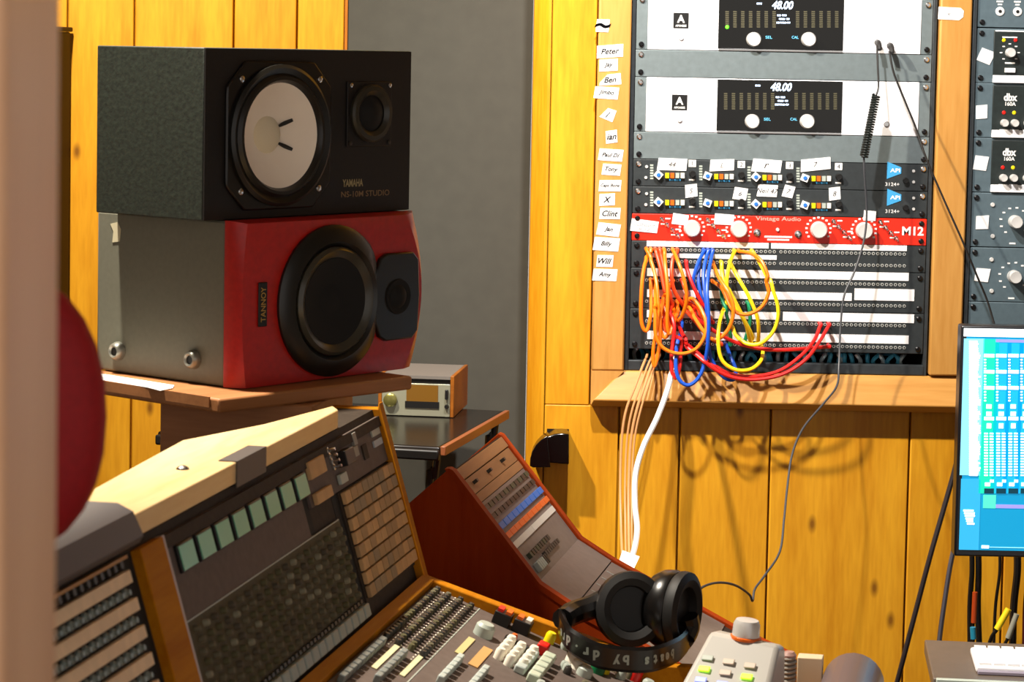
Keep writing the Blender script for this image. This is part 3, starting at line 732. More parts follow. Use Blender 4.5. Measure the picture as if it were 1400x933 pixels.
obj('cord', MB().tube([at(*p)-HP_IN for p in pts2]+[at(*p)-HP_IN for p in pts3]+[Vector((0, 0, 0))], .0017, 8, 6).mesh('cord', GCAB), hc)
a = at(1198, 130, 4.11)-HP_IN; c = at(1181, 215, 4.10)-HP_IN
ax = (c-a).normalized(); ux = ax.orthogonal().normalized(); uy = ax.cross(ux)
H = []
for i in range(25*12+1):
    f = i/(25*12); an = 2*math.pi*i/12; H.append(a+(c-a)*f+(ux*math.cos(an)+uy*math.sin(an))*.0056)
obj('coil', MB().tube(H, .0019, 6, 0).mesh('coil', mat('coil_black', '141a17', .35)), hc)
plug_at(hc, HP_IN, 1199, 58)
t, base = cable('audio_cable', [(1216, 70, 4.125), (1222, 100, 4.12), (1238, 140, 4.115), (1254, 180, 4.11), (1266, 216, 4.10), (1290, 272, 4.09), (1316, 330, 4.08), (1336, 378, 4.08), (1350, 412, 4.08), (1362, 452, 4.07), (1372, 480, 4.05)], .0017, BCAB, 'thin black cord slanting from the converter past the post behind the screen')
plug_at(t, base, 1216, 62)

# ---- black headphone hanger on the panelled wall
hg = thing('headphone_hanger', 'small black curved headphone hanger fixed to the pine wall', 'hanger', at(752, 626, YW+.008))
p0 = hg.location
arc = []
for i in range(9):
    a = R(185-i*13.5); arc.append((.022+.055*math.cos(a)*.9, .0+.049*math.sin(a)))
inner = [(x*.9+.002, z*.88-.001) for x, z in arc]
b = MB().prism([(x-.004, z) for x, z in arc]+[(.022-.004+.012, -.002), (-.0, 0.0)], -.055, -.0, 'y')
obj('saddle', b.mesh('saddle', mat('gloss_black', '060505', .18)), hg, (0, -.0005, 0), bevel=.002)
obj('front_lip', MB().prism([(x*1.04-.005, z*1.05) for x, z in arc[:6]]+[(.0, -.006), (-.028, -.007)], -.062, -.056, 'y').mesh('front_lip', MATS['gloss_black']), hg, bevel=.001)
obj('wall_plate', MB().box(-.006, .03, -.0004, 0, 0, .048).mesh('wall_plate', BLACK), hg)

# ================================================================== SPEAKERS
ZPL = EYE-.430                   # top of the speaker platform
YAW = R(50.6)
pf = thing('speaker_platform', 'brown wooden stand with a layered top under the stacked speakers', 'speaker stand', (-.352, 3.093, 0), R(48.5))
obj('top_board', MB().box(-.004, .335, -.004, .30, ZPL-.018, ZPL).mesh('top_board', BROWNBOX), pf, bevel=.003)
obj('white_liner', MB().prism([(-.0150, .092), (.0120, .100), (.030, .118), (.034, .296), (-.0035, .296), (-.0068, .125)], ZPL+.0008, ZPL+.0016, 'z').mesh('white_liner', PAPER), pf)
obj('edge_band', MB().box(-.0065, -.0042, .012, .30, ZPL-.012, ZPL+.001).mesh('edge_band', BROWNBOX), pf)
bp_ = Vector((-.09806, 3.2, 0))+Matrix.Rotation(R(-11.054), 3, 'Z') @ Vector((-.24, .05, 0))-pf.location
obj('body', MB().box(-.10, .10, -.10, .10, 0, ZPL-.0185).mesh('body', BROWNBOX), pf, Matrix.Rotation(R(-48.5), 3, 'Z') @ bp_, (0, 0, R(-11.054-48.5)), bevel=.003)

# ---- lower speaker: grey cabinet, red baffle
tn = thing('red_monitor_speaker', 'grey studio monitor with a bowed red front lying on its side under the black speaker', 'speaker', (-.3582, 3.1863, ZPL+.0012), YAW)
obj('cabinet', MB().box(.002, .345, .0005, .240, 0, .2085).mesh('cabinet', TGREY), tn, bevel=.003)
def ring_out(w0, w1, h, bul, n=16):       # outline in x-z, right and left ends bowed
    P = []
    for i in range(n+1):
        f = i/n; P.append((w0-bul[0]*4*f*(1-f), f*h))
    for i in range(n+1):
        f = 1-i/n; P.append((w1+bul[1]*4*f*(1-f), f*h))
    return P
lay = [(ring_out(0, .346, .2095, (0, .012)), 0.), (ring_out(0, .346, .2095, (0, .012)), -.004), (ring_out(.004, .330, .2085, (0.003, .022)), -.018), (ring_out(.012, .307, .2065, (0.008, .034)), -.028)]
vs = []; fs = []
for P, y in lay: vs += [(x, y, z) for x, z in P]
n = len(lay[0][0])
for i in range(len(lay)-1):
    for k in range(n): fs.append((i*n+k, i*n+(k+1) % n, (i+1)*n+(k+1) % n, (i+1)*n+k))
fs.append(tuple(range(n))); fs.append(tuple(3*n+k for k in range(n)))
obj('baffle', MB().add(vs, fs).mesh('baffle', RED, sharp=28), tn)
WC = (.1635, .1010, -.028)  # driver positions on both speakers precomputed from image pixels, written in metres
def disc_ring(t, name, prof, m, c, clipx=None, n=48, sx=1.):
    b = MB(); b.lathe(prof, None, n, sx, caps=False)
    me = b.mesh(name, m)
    if clipx is not None:
        for v in me.vertices: v.co.x = min(v.co.x, clipx)
    return obj(name, me, t, (c[0], (c[2] if len(c) > 2 else 0)-.0002, c[1]), FACE)
disc_ring(tn, 'woofer_ring', [(.0985, 0), (.0985, .004), (.092, .009), (.077, .012), (.071, .007)], RUBBER, WC, .0765)
disc_ring(tn, 'surround', [(.0705, .006), (.0705, .010), (.066, .0145), (.061, .012), (.056, .008)], mat('grey_rubber', '3c3a30', .28), WC)
disc_ring(tn, 'cone', [(.0565, .0085), (.0555, .0090), (.022, .0008), (.020, .0010), (.012, .004), (.003, .006)], BLACKM, WC)
tw = (.2865, .0990)
P = [(-.034, -.052), (-.022, -.058), (.030, -.058), (.041, -.048), (.044, 0), (.041, .048), (.030, .058), (-.022, .058), (-.034, .052), (-.044, .03), (-.044, -.03)]
b = MB().prism(P, -.006, .002, 'y'); twp = obj('tweeter_plate', b.mesh('tweeter_plate', RUBBER), tn, (tw[0], -.0285, tw[1]), None, .002)
obj('tweeter_dome', MB().lathe([(.024, 0), (.023, .002), (.016, .0005), (.013, .003), (.008, .007), (.002, .0085)], None, 24).mesh('tweeter_dome', BLACKM), twp, (0, -.0062, 0), FACE)
bd = obj('badge', MB().box(-.0075, .0075, -.0022, 0, -.028, .028).mesh('badge', BLACK), tn, (.0385, -.0283, .104), None, .001)
obj('lettering', text_mesh('TANNOY', .044, .0085, m=mat('gold_print', 'c8a050', .4, .6), bold=.01), bd, (0, -.0025, 0), (R(90), R(-90), 0))
SOCK = MB().lathe([(.0125, 0), (.0125, .003), (.0105, .009), (.008, .011), (.0055, .009), (.0055, .004), (.001, .0035)], None, 20).mesh('socket', mat('socket_metal', '8a8a80', .35, .6))
for yy, zz in ((.196, .028), (.0545, .030)):
    so = obj('socket', SOCK, tn, (.0019, yy, zz), (0, R(-90), 0))
    obj('socket_core', MB().lathe([(.005, 0), (.005, .004)], None, 12).mesh('socket_core', BLACK), so, (0, 0, .004))
obj('tape_scrap', MB().prism([(-.008, -.012), (.006, -.014), (.004, .0), (.010, .010), (-.004, .013), (-.010, .004)], .0, .0006, 'x').mesh('tape_scrap', mat('old_tape', 'c8c0a0', .7)), tn, (.0012, .204, .183))

def holed_plate(x0, x1, z0, z1, cx, cz, r, y0, y1, n=64):
    vs = []; fs = []
    for y in (y0, y1):
        for k in range(n):
            a = 2*math.pi*k/n; c, d = math.cos(a), math.sin(a)
            q_ = min(((x1-cx)/c if c > 1e-9 else (x0-cx)/c if c < -1e-9 else 1e9), ((z1-cz)/d if d > 1e-9 else (z0-cz)/d if d < -1e-9 else 1e9))
            vs.append((cx+c*q_, y, cz+d*q_))
        for k in range(n):
            a = 2*math.pi*k/n; vs.append((cx+r*math.cos(a), y, cz+r*math.sin(a)))
    # square up the corners
    for (X, Z) in ((x0, z0), (x1, z0), (x0, z1), (x1, z1)):
        k = min(range(n), key=lambda i: (vs[i][0]-X)**2+(vs[i][2]-Z)**2)
        vs[k] = (X, y0, Z); vs[2*n+k] = (X, y1, Z)
    for k in range(n):
        j = (k+1) % n
        fs += [(k, j, n+j, n+k), (2*n+k, 3*n+k, 3*n+j, 2*n+j), (k, 2*n+k, 2*n+j, j), (n+k, n+j, 3*n+j, 3*n+k)]
    return MB().add(vs, fs)
# ---- upper speaker: black box, white cone
ZN = ZPL+.2112
ns = thing('white_cone_speaker', 'black studio speaker with a white woofer cone lying on the red one', 'speaker', (-.382, 3.161, ZN), YAW)
def shell(x0, x1, y0, y1, z0, z1, w_):
    o4 = [(x0, z0), (x1, z0), (x1, z1), (x0, z1)]; i4 = [(x0+w_, z0+w_), (x1-w_, z0+w_), (x1-w_, z1-w_), (x0+w_, z1-w_)]
    vs = [(x, y0, z) for x, z in o4]+[(x, y0, z) for x, z in i4]+[(x, y1-w_, z) for x, z in i4]+[(x, y1, z) for x, z in o4]
    fs = [(8, 9, 10, 11), (12, 13, 14, 15)]
    for k in range(4):
        j = (k+1) % 4; fs += [(k, j, 4+j, 4+k), (4+k, 4+j, 8+j, 8+k), (k, 12+k, 12+j, j)]
    return MB().add(vs, fs)
obj('cabinet', shell(0, .382, .0021, .199, 0, .2145, .012).mesh('cabinet', NSBOX), ns, bevel=.0015)
obj('front_panel', holed_plate(.0008, .3812, .0008, .2137, .1285, .1045, .080, 0, .0020).mesh('front_panel', NSFRONT), ns)
wc = (.1285, .1045)
# woofer frame: squarish with cut corners
P = [(-.094, -.062), (-.062, -.0985), (.062, -.0985), (.094, -.062), (.094, .062), (.062, .0985), (-.062, .0985), (-.094, .062)]
frm = holed_plate(-.094, .094, -.094, .094, 0, 0, .080, -.004, 0)
def cutc(v):
    x, y, z = v; k = abs(x)+abs(z)
    if max(abs(x), abs(z)) > .0935 and k > .156: f_ = .156/k; return (x*f_, y, z*f_)
    return v
frm.v = [cutc(v) for v in frm.v]
wfm = obj('woofer_frame', frm.mesh('woofer_frame', mat('frame_black', '100e0c', .3)), ns, (wc[0], -.0002, wc[1]), None, .0025)
disc_ring(ns, 'woofer_surround', [(.0905, .0035), (.0905, .008), (.086, .0105), (.079, .0075), (.075, .0115), (.071, .0115), (.0675, .006), (.067, .003)], RUBBER, wc, n=56)
disc_ring(ns, 'woofer_cone', [(.0685, .0035), (.0675, .0045), (.0245, -.020), (.0235, -.020)], CONE, wc, n=56)
for q in ns.children:
    if q.name.startswith('woofer_cone'): wcone = q
obj('dust_cap', MB().lathe([(.0240, -.0215), (.0238, -.0195), (.020, -.0155), (.013, -.0125), (.005, -.0112), (.0005, -.011)], None, 32).mesh('dust_cap', mat('cap_paper', 'e6dcc0', .8)), wcone, (0, 0, 0))
for dz in (1, -1):
    obj('lead_wire', MB().tube([(.019, dz*.011, -.0175), (.027, dz*.0145, -.0155), (.036, dz*.019, -.0095)], [.0016, .0020, .0024, .0026, .0028, .0028, .0026, .0024, .0022], 8, 4).mesh('lead_wire', BLACK), wcone, (0, 0, 0))
SCN = MB().lathe([(.0042, 0), (.0042, .0016), (.0024, .0026)], None, 12).mesh('screw', CHROME)
for dx in (-.0695, .071):
    for dz in (-.0695, .0715): obj('screw', SCN, ns, (wc[0]+dx, -.0042, wc[1]+dz), FACE)
tc = (.2990, .1315)
obj('tweeter_plate', MB().prism([(-.044, -.044), (.042, -.044), (.042, .042), (-.044, .042)], -.002, 0, 'y').mesh('tweeter_plate', NSFRONT), ns, (tc[0], -.0002, tc[1]), None, .006)
disc_ring(ns, 'tweeter_ring', [(.0385, .0018), (.0385, .006), (.036, .009), (.030, .0095), (.024, .005)], mat('tweeter_grey', '2e2c22', .35), tc)
disc_ring(ns, 'tweeter_dome', [(.0235, .004), (.022, .0045), (.016, .009), (.008, .0125), (.001, .0135)], BLACKM, tc, n=28)
for dx, dz in ((-.038, .037), (.037, .037), (-.038, -.039), (.037, -.039)):
    obj('screw', MB().lathe([(.0030, 0), (.0030, .0014), (.0016, .002)], None, 10).mesh('screw', CHROME if dz > 0 else KDARK), ns, (tc[0]+dx, -.0022, tc[1]+dz), FACE)
GOLDT = mat('plate_print', 'a89c74', .5, .3)
obj('lettering', text_mesh('YAMAHA', .0395, .0100, m=GOLDT, bold=.03), ns, (.2690, -.0006, .0400), FACE)
obj('lettering', text_mesh('NS-10M STUDIO', .094, .0078, m=mat('plate_print2', '8e7454', .5, .3), bold=.01), ns, (.2940, -.0006, .0252), FACE)

# ---- dark tall cabinet behind the jamb
dk = thing('dark_cabinet', 'narrow dark brown cabinet standing against the boarded wall', 'cabinet', (-.886, 3.86, 0))
obj('side_panel', MB().box(0, .122, 0, .548, 0, 1.566).mesh('side_panel', DARKW), dk, bevel=.003)
obj('top_board', MB().box(-.004, .1255, -.004, .550, 1.5665, 1.5745).mesh('top_board', DARKW), dk, bevel=.002)

# ---- red chair
ch = thing('red_chair', 'dark red upholstered chair back showing beside the door jamb', 'chair', (-.345, 1.62, 0))
bb = MB()
prof = []
b = MB()
M = Matrix.Translation((0.005, 0, 1.318))
NV, NU = 14, 24; vs = []; fs = []
for i in range(NV+1):
    ph = math.pi*i/NV-math.pi/2
    for k in range(NU):
        a = 2*math.pi*k/NU
        cx_ = math.copysign(abs(math.cos(a))**.8, math.cos(a)); sx_ = math.copysign(abs(math.sin(a))**.8, math.sin(a))
        cp = max(1e-3, math.cos(ph))**.75
        vs.append((.005+.084*cp*cx_, .035*cp*sx_, 1.312+.094*math.copysign(abs(math.sin(ph))**.92, math.sin(ph))))
for i in range(NV):
    for k in range(NU): fs.append((i*NU+k, i*NU+(k+1) % NU, (i+1)*NU+(k+1) % NU, (i+1)*NU+k))
obj('backrest', MB().add(vs, fs).mesh('backrest', mat('red_fabric', 'a00a12', .7, vary=.1, scale=200)), ch)
obj('back_post', MB().box(-.015, .015, .02, .036, .52, 1.26).mesh('back_post', BLACK), ch, bevel=.004)
obj('seat', MB().box(-.2, .16, -.36, .03, .46, .52).mesh('seat', MATS['red_fabric']), ch, bevel=.02)
obj('column', MB().cyl((-.02, -.16, .06), (-.02, -.16, .46), .025).mesh('column', BLACK), ch)
for i in range(5):
    a = R(72*i+20); obj('leg', MB().tube([(-.02, -.16, .07), (-.02+.13*math.cos(a), -.16+.13*math.sin(a), .05), (-.02+.24*math.cos(a), -.16+.24*math.sin(a), .02)], .018, 8, 4).mesh('leg', BLACK), ch)

# ================================================================== MIXING CONSOLE
AZ = R(-11.054); EL = Vector((-.09806, 3.2, 0)); ZE = EYE-.6654
mc = thing('mixing_console', 'long grey mixing console with wooden end and dividers', 'mixing console', EL, AZ)
S0 = -1.25
body = [(-.0705, .2105), (-.0065, -.012), (.03, -.028), (.41, -.174), (.42, -.28), (-.02, -.30), (-.125, -.16), (-.125, .2105)]
obj('body', MB().prism([(t_, ZE+z_) for t_, z_ in body], S0, -.0202, 'y').mesh('body', CONDK), mc)
ck = [(-.127, .2120), (-.064, .2120), (-.0625, .2200), (0.0005, .0005), (.190, -.058), (.300, -.092), (.400, -.090), (.432, -.070), (.500, -.072), (.500, -.28), (-.02, -.31), (-.127, -.17)]
obj('end_cheek', MB().prism([(t_, ZE+z_) for t_, z_ in ck], -.02, 0, 'y').mesh('end_cheek', CHEEK), mc, bevel=.0015)
TP = R(106.1); vt = Vector((math.cos(TP), 0, math.sin(TP))); npv = Vector((math.sin(TP), 0, -math.cos(TP)))
TD = R(-21.0); vd = Vector((math.cos(TD), 0, math.sin(TD))); ndv = Vector((-math.sin(TD), 0, math.cos(TD)))
RP = (0, math.pi/2-(TP-math.pi/2), 0); RD = (0, -TD, 0)
def PP(s, h, off=0.): v = vt*h+npv*(off-.006); return Vector((v.x, s, ZE+v.z))  # panel and deck coordinates mostly precomputed from image pixels, written in metres
def DP(s, w_, off=0.): v = vd*w_+ndv*(off-.006); return Vector((v.x, s, ZE+v.z))
def ppl(name, s0, s1, h0, h1, off0, off1, m, bevel=0., parent=None):   # plate on the upright panel
    me = MB().box(-(h1-h0)/2, (h1-h0)/2, -(s1-s0)/2, (s1-s0)/2, off0, off1).mesh(name, m)
    return obj(name, me, parent or mc, PP((s0+s1)/2, (h0+h1)/2), RP, bevel)
def dpl(name, s0, s1, w0, w1, off0, off1, m, bevel=0.):
    me = MB().box(-(w1-w0)/2, (w1-w0)/2, -(s1-s0)/2, (s1-s0)/2, off0, off1).mesh(name, m)
    return obj(name, me, mc, DP((s0+s1)/2, (w0+w1)/2), RD, bevel)
ppl('meter_panel', -.850, -.404, .1275, .2125, -.004, 0, CONMET)
ppl('channel_panel', -.850, -.287, .006, .1265, -.004, 0, mat('channel_olive', '59523f', .65, vary=.12, scale=70, spec=.1))
ppl('upper_panel', -.376, -.0205, .156, .2125, -.004, 0, CONMET)
ppl('routing_panel', -.262, -.0205, .020, .154, -.004, -.001, CONDK)
ppl('dark_slot', -.402, -.378, .1275, .2125, -.006, -.003, BLACKM)
ppl('dark_slot', -.286, -.263, .006, .154, -.006, -.003, BLACKM)
ppl('panel_rule', -.845, -.290, .1267, .1280, -.001, .0006, KPALE)
ppl('metal_strip', -.862, -.8505, -.002, .214, -.004, .004, mat('strip_metal', 'b09a8c', .4, .3))
ppl('wood_divider', -.925, -.8625, -.002, .214, -.004, .007, CHEEK, .001)
ppl('bridge_hood', -.850, -.0205, .200, .2125, 0, .003, CONDK)
# VU meters
for i in range(8):
    s = -.826+i*.0571
    mtr = ppl('vu_meter', s, s+.046, .1715, .1985, .0, .004, BLACK, .001)
    me = MB().box(-.0118, .0118, -.0205, .0205, .0041, .0052).mesh('meter_glass', TEAL); obj('meter_glass', me, mtr)
# channel knobs
def kmesh(name, m, r, h, n=10): return MB().lathe([(r, 0), (r*.95, h*.8), (r*.7, h)], None, n).mesh(name, m)
KM = [kmesh('knob', KGREY, .0038, .006), kmesh('knob', mat('knob_taupe', '564e40', .6, spec=.15), .0038, .006), kmesh('knob', mat('knob_olive', '5c583e', .6, spec=.15), .0038, .006), kmesh('knob', mat('knob_mid', '8a8670', .6, spec=.15), .0036, .006)]
for r_ in range(8):
    h = .117-r_*.0112
    for c in range(20):
        s = -.825+c*.0274+(r_ % 2)*.006
        if s > -.295: continue
        obj('knob', KM[random.choice((0, 0, 1, 2, 2, 3))], mc, PP(s, h), RP)
# pale row of fader caps at the foot of the channel panel
CAPM = MB().box(-.0075, .0075, -.011, .011, 0, .008).mesh('fader_cap', mat('cap_pale', '9aa49c', .5, vary=.1, scale=60))
for c in range(20):
    s = -.82+c*.0277
    if s < -.27: obj('fader_cap', CAPM, mc, PP(s, .0175, .0), RP, .0015)
SEG = MB().box(-.002, .002, -.004, .004, 0, .004).mesh('selector_key', KDARK)
for c in range(38):
    s = -.825+c*.0143
    if s < -.29: obj('selector_key', SEG, mc, PP(s, .0295), RP)
# routing buttons
RB = [MB().box(-.0071, .0071, -.0118, .0118, 0, .006).mesh('routing_button', m) for m in (CREAM, mat('cream_dull', 'ac8c64', .6, spec=.15), mat('cream_grey', '988468', .6, spec=.15))]
for r_ in range(8):
    for c in range(9):
        obj('routing_button', RB[random.choice((0, 0, 1, 1, 2))], mc, PP(-.2425+c*.0262, .1455-r_*.0161, -.001), RP, .001)
# controls on the upper panel
for s0, s1, h0, h1 in ((-.365, -.300, .186, .206), (-.365, -.300, .150, .170)):
    ppl('cream_block', s0, s1, max(h0, .157), h1, 0, .006, CREAM, .001)
for i in range(4):
    obj('toggle_switch', MB().lathe([(.004, 0), (.004, .003), (.002, .004), (.0018, .012)], None, 10).mesh('toggle_switch', CHROME), mc, PP(-.27+i*.003, .206-i*.007), RP)
ppl('black_block', -.235, -.195, .180, .198, 0, .012, BLACK, .001)
ppl('grey_key', -.255, -.225, .162, .174, 0, .005, KPALE, .001)
ppl('grey_key', -.190, -.150, .182, .194, 0, .004, mat('grey_tape', '8c8a80', .6), .0005)
ppl('grey_key', -.160, -.145, .195, .210, 0, .004, MATS['grey_tape'], .0005)
ppl('label_plate', -.068, -.030, .192, .205, 0, .002, KPALE)
ppl('label_plate', -.070, -.030, .179, .187, 0, .002, mat('plate_blue', 'a8b4bc', .5))
ppl('label_plate', -.125, -.105, .172, .190, 0, .002, CONDK)
# near patch section with cream strips
ppl('patch_back', S0, -.930, -.02, .214, -.006, -.002, BLACKM)
ppl('patch_rule', -1.22, -.952, .2115, .2145, -.002, .004, mat('amber_strip', 'b8803c', .5))
strip_h = [.1955, .170, .1445, .119, .0935, .068, .0425]
for h in strip_h:
    ppl('label_strip', -1.22, -.956, h-.0060, h+.0060, -.002, .005, mat('strip_cream', 'f0d2ac', .6, vary=.08, scale=60), .001)
JK = MB().lathe([(.0044, 0), (.0044, .003), (.0030, .004), (.0026, .007)], None, 10).mesh('jack', mat('jack_nut', '8c9892', .4, .3))
JD = MB().lathe([(.0044, 0), (.0040, .006)], None, 10).mesh('jack', KDARK)
for h in strip_h:
    for c in range(17):
        s = -1.238+c*.0168
        obj('jack', JK if h < .19 else JD, mc, PP(s, h+.0128, -.002), RP)
# dark padded hood over the near section
hd = MB().prism([(-.155, .2125), (-.052, .2125), (-.050, .222), (-.060, .243), (-.075, .250), (-.145, .250), (-.155, .243)], S0, -.932, 'y')
for k, v in enumerate(hd.v): hd.v[k] = (v[0], v[1], v[2]+ZE)
obj('padded_hood', hd.mesh('padded_hood', mat('dark_pad', '4a4446', .55)), mc, bevel=.01)
# rail at the fold, deck
dpl('fold_rail', S0, -.0205, -.004, .0125, -.004, .010, CHEEK, .001)
dpl('deck_panel', S0, -.0205, .0135, .405, -.004, 0, CONMET)
dpl('deck_line', -.42, -.021, .0785, .0800, 0, .0006, KPALE)
for w_, s1 in ((.030, -.022), (.046, -.022), (.063, -.04)):
    b = MB()
    for c in range(26): b.box(-.0008, .0008, -c*.0115-.004, -c*.0115, 0, .0008)
    obj('dotted_scale', b.mesh('dotted_scale', KWHITE), mc, DP(s1, w_), RD)
# small knobs on the fold side of the deck
SMK = [kmesh('knob', m, .0042, .008, 8) for m in (KDARK, KGREY, mat('knob_brown', '3c3226', .5), MATS['knob_olive'])]
for r_ in range(4):
    for c in range(22):
        w_ = .0225+r_*.0158; s = -.035-c*.0125-(.004 if r_ % 2 else 0)
        obj('knob', SMK[random.choice((0, 0, 1, 2, 3))], mc, DP(s, w_), RD)
# tape strips and faders
TAPE = mat('tape_cream', 'd6cfa4', .6, vary=.08, scale=80)
for s0, s1, wa, wb, m in ((-.415, -.297, .036, .0425, TAPE), (-.398, -.292, .066, .072, TAPE), (-.235, -.155, .095, .1035, mat('tape_yellow', 'cdbb82', .6)), (-.255, -.165, .117, .129, mat('tape_orange', 'c8985c', .6))):
    dpl('tape_strip', s0, s1, wa, wb, .0, .0015, m)
FC = MB().box(-.004, .004, -.008, .008, 0, .010).mesh('fader_cap', mat('fader_pale', 'b4beb8', .5)); FC2 = MB().box(-.004, .004, -.008, .008, 0, .010).mesh('fader_cap', mat('fader_grey', '7e8480', .5))
for w_, ss in ((.024, (-.5, -.30)), (.053, (-.45, -.30)), (.107, (-.36, -.23)), (.139, (-.34, -.23))):
    n_ = int((ss[1]-ss[0])/.019)
    for c in range(n_): obj('fader_cap', (FC2 if w_ < .06 else FC), mc, DP(ss[0]+c*.019, w_), RD, .0015)
def cap(s, w_, r, h, m, name='knob', n=14): return obj(name, MB().lathe([(r, 0), (r*.97, h*.75), (r*.72, h)], None, n).mesh(name, m), mc, DP(s, w_), RD)
cap(-.122, .106, .0125, .016, KPALE)
for s, w_, a, b_ in ((-.043, .113, KRED, KORG), (-.040, .139, KORG, KWHITE)):
    bt = dpl('lamp_button', s-.011, s+.011, w_-.011, w_+.011, 0, .016, BLACK, .001)
    obj('button_cap', MB().box(-.009, -.002, -.009, .009, .0161, .020).mesh('button_cap', a), bt)
    obj('button_cap', MB().box(.002, .009, -.009, .009, .0161, .020).mesh('button_cap', b_), bt)
cap(-.085, .139, .004, .008, KORG)
for i in range(3):
    for j in range(4):
        cap(-.118-j*.022-(i % 2)*.008, .140+i*.015, .0062, .014, KWHITE)
for i in range(3): cap(-.108-i*.004, .136+i*.014, .0056, .010, BLACK)
cap(-.002-.03, .176, .007, .014, KYEL); cap(-.012, .174, .006, .014, KWHITE)
dpl('push_button', -.100, -.080, .170, .184, 0, .014, KRED, .002)
for i in range(5): dpl('push_button', -.125-i*.024, -.107-i*.024, .183, .198, 0, .012, mat('button_clear', 'c2cdb8', .35), .002)
for i in range(4): dpl('push_button', -.135-i*.024, -.117-i*.024, .164, .178, 0, .010, MATS['fader_pale'], .002)
cap(-.070, .216, .0105, .018, KWHITE); cap(-.085, .226, .010, .012, KWHITE); cap(-.10, .236, .010, .012, KPALE)
cap(-.050, .252, .0095, .020, KYEL); cap(-.064, .247, .0095, .012, KGRN)
cap(-.026, .290, .0095, .020, KRED); cap(-.045, .275, .007, .010, KPALE); cap(-.04, .31, .008, .012, KPALE)
for i in range(5):
    cap(-.030, .196+i*.022, .0055, .012, (KPALE, KWHITE, KRED, KWHITE, KGREY)[i])
for i in range(12): cap(-.08-random.random()*.1, .21+random.random()*.14, .005, .009, random.choice((KGREY, KPALE, KDARK)))
SMC = {m.name: kmesh('knob', m, .0058, .012, 10) for m in (KPALE, KWHITE, KGREY, KDARK)}
for i in range(9):
    for j in range(7):
        s_k = -.23-i*.021+random.uniform(-.003, .003); w_k = .205+j*.022+random.uniform(-.003, .003)
        obj('knob', SMC[random.choice(('knob_pale', 'knob_white', 'knob_grey', 'knob_grey', 'knob_dark'))], mc, DP(s_k, w_k), RD)
# front rail and arm rest, pedestals
obj('front_rail', MB().box(.4205, .500, S0, -.0205, ZE-.28, ZE-.118).mesh('front_rail', CHEEK), mc, bevel=.003)
obj('rail_plate', MB().box(.470, .5005, -.0225, .001, ZE-.117, ZE-.0695).mesh('rail_plate', mat('ivory_plate', 'e2cfae', .5)), mc, bevel=.001)
b = MB(); n_ = 20
obj('arm_rest', MB().lathe([(.020, 0), (.034, .004), (.0375, .014), (.0375, 1.22), (.03, 1.23)], Matrix.Translation((.5385, 0, ZE-.099)) @ Matrix.Rotation(R(90), 4, 'X'), 24).mesh('arm_rest', mat('arm_leather', '6a6068', .3)), mc)
obj('rest_bracket', MB().box(.5002, .53, -1.2, -.03, ZE-.16, ZE-.12).mesh('rest_bracket', BLACK), mc)
for s in (-1.15, -.30):
    obj('pedestal', MB().box(-.10, .34, s, s+.18, 0, ZE-.24).mesh('pedestal', CONDK), mc, bevel=.004)
    obj('foot', MB().box(-.16, .46, s+.04, s+.14, 0, .05).mesh('foot', BLACK), mc, bevel=.004)

# ---- pale plank lying on the console bridge
ZT = ZE+.2135
pk = thing('wooden_plank', 'pale brightly lit wooden plank lying along the top of the console', 'plank', EL+Vector((0, 0, ZT)), AZ)
poly = [(-.066, -.93), (-.066, -.205), (-.080, -.176), (-.116, -.346), (-.165, -.487), (-.158, -.632), (-.149, -.80), (-.118, -.915)]
obj('plank_board', MB().prism(poly, .0, .0225, 'z').mesh('plank_board', MAPLE), pk, bevel=.0015)
obj('screw', MB().lathe([(.007, 0), (.006, .002), (.002, .004)], None, 14).mesh('screw', CHROME), pk, (-.104, -.668, .0226))
obj('dark_tape', MB().prism([(-.0660, -.004), (-.0646, -.004), (-.0646, .0236), (-.085, .0236), (-.085, .0224), (-.0660, .0224)], -.610, -.505, 'y').mesh('dark_tape', mat('dark_tape', '4c443e', .5)), pk)

# ---- headphones lying on the console end
hp = thing('headphones', 'black folded headphones lying on the console end, band towards the knobs', 'headphones', EL, AZ)
HPC = Vector((.243, .0, ZE-.072))
GB = mat('headphone_black', '0d0c0c', .28); PADM = mat('pad_black', '080707', .6)
# head band: an arc open to the back, standing on its edge
arcp = catmull([Vector(p) for p in ((.1793, -.0371, -.038), (.1903, -.0732, -.044), (.2057, -.0985, -.050), (.234, -.1049, -.062), (.2637, -.0931, -.0685), (.2969, -.0752, -.0705), (.3207, -.0174, -.0705), (.3259, .0420, -.0685))], 4)
NB = len(arcp)-1
vs = []; fs = []
sec = [(-.003, -.012), (.002, -.016), (.005, -.012), (.005, .012), (.002, .016), (-.003, .012)]
for i, p in enumerate(arcp):
    t_ = (arcp[min(i+1, NB)]-arcp[max(i-1, 0)]); t_.z = 0; t_.normalize(); nn = Vector((t_.y, -t_.x, 0))
    zc = ZE+p.z
    for (o_, z_) in sec: vs.append((p.x+nn.x*o_, p.y+nn.y*o_, zc+z_))
ns_ = len(sec)
for i in range(NB):
    for k in range(ns_): fs.append((i*ns_+k, i*ns_+(k+1) % ns_, (i+1)*ns_+(k+1) % ns_, (i+1)*ns_+k))
fs.append(tuple(range(ns_))); fs.append(tuple(NB*ns_+k for k in range(ns_)))
band = obj('head_band', MB().add(vs, fs).mesh('head_band', GB), hp)
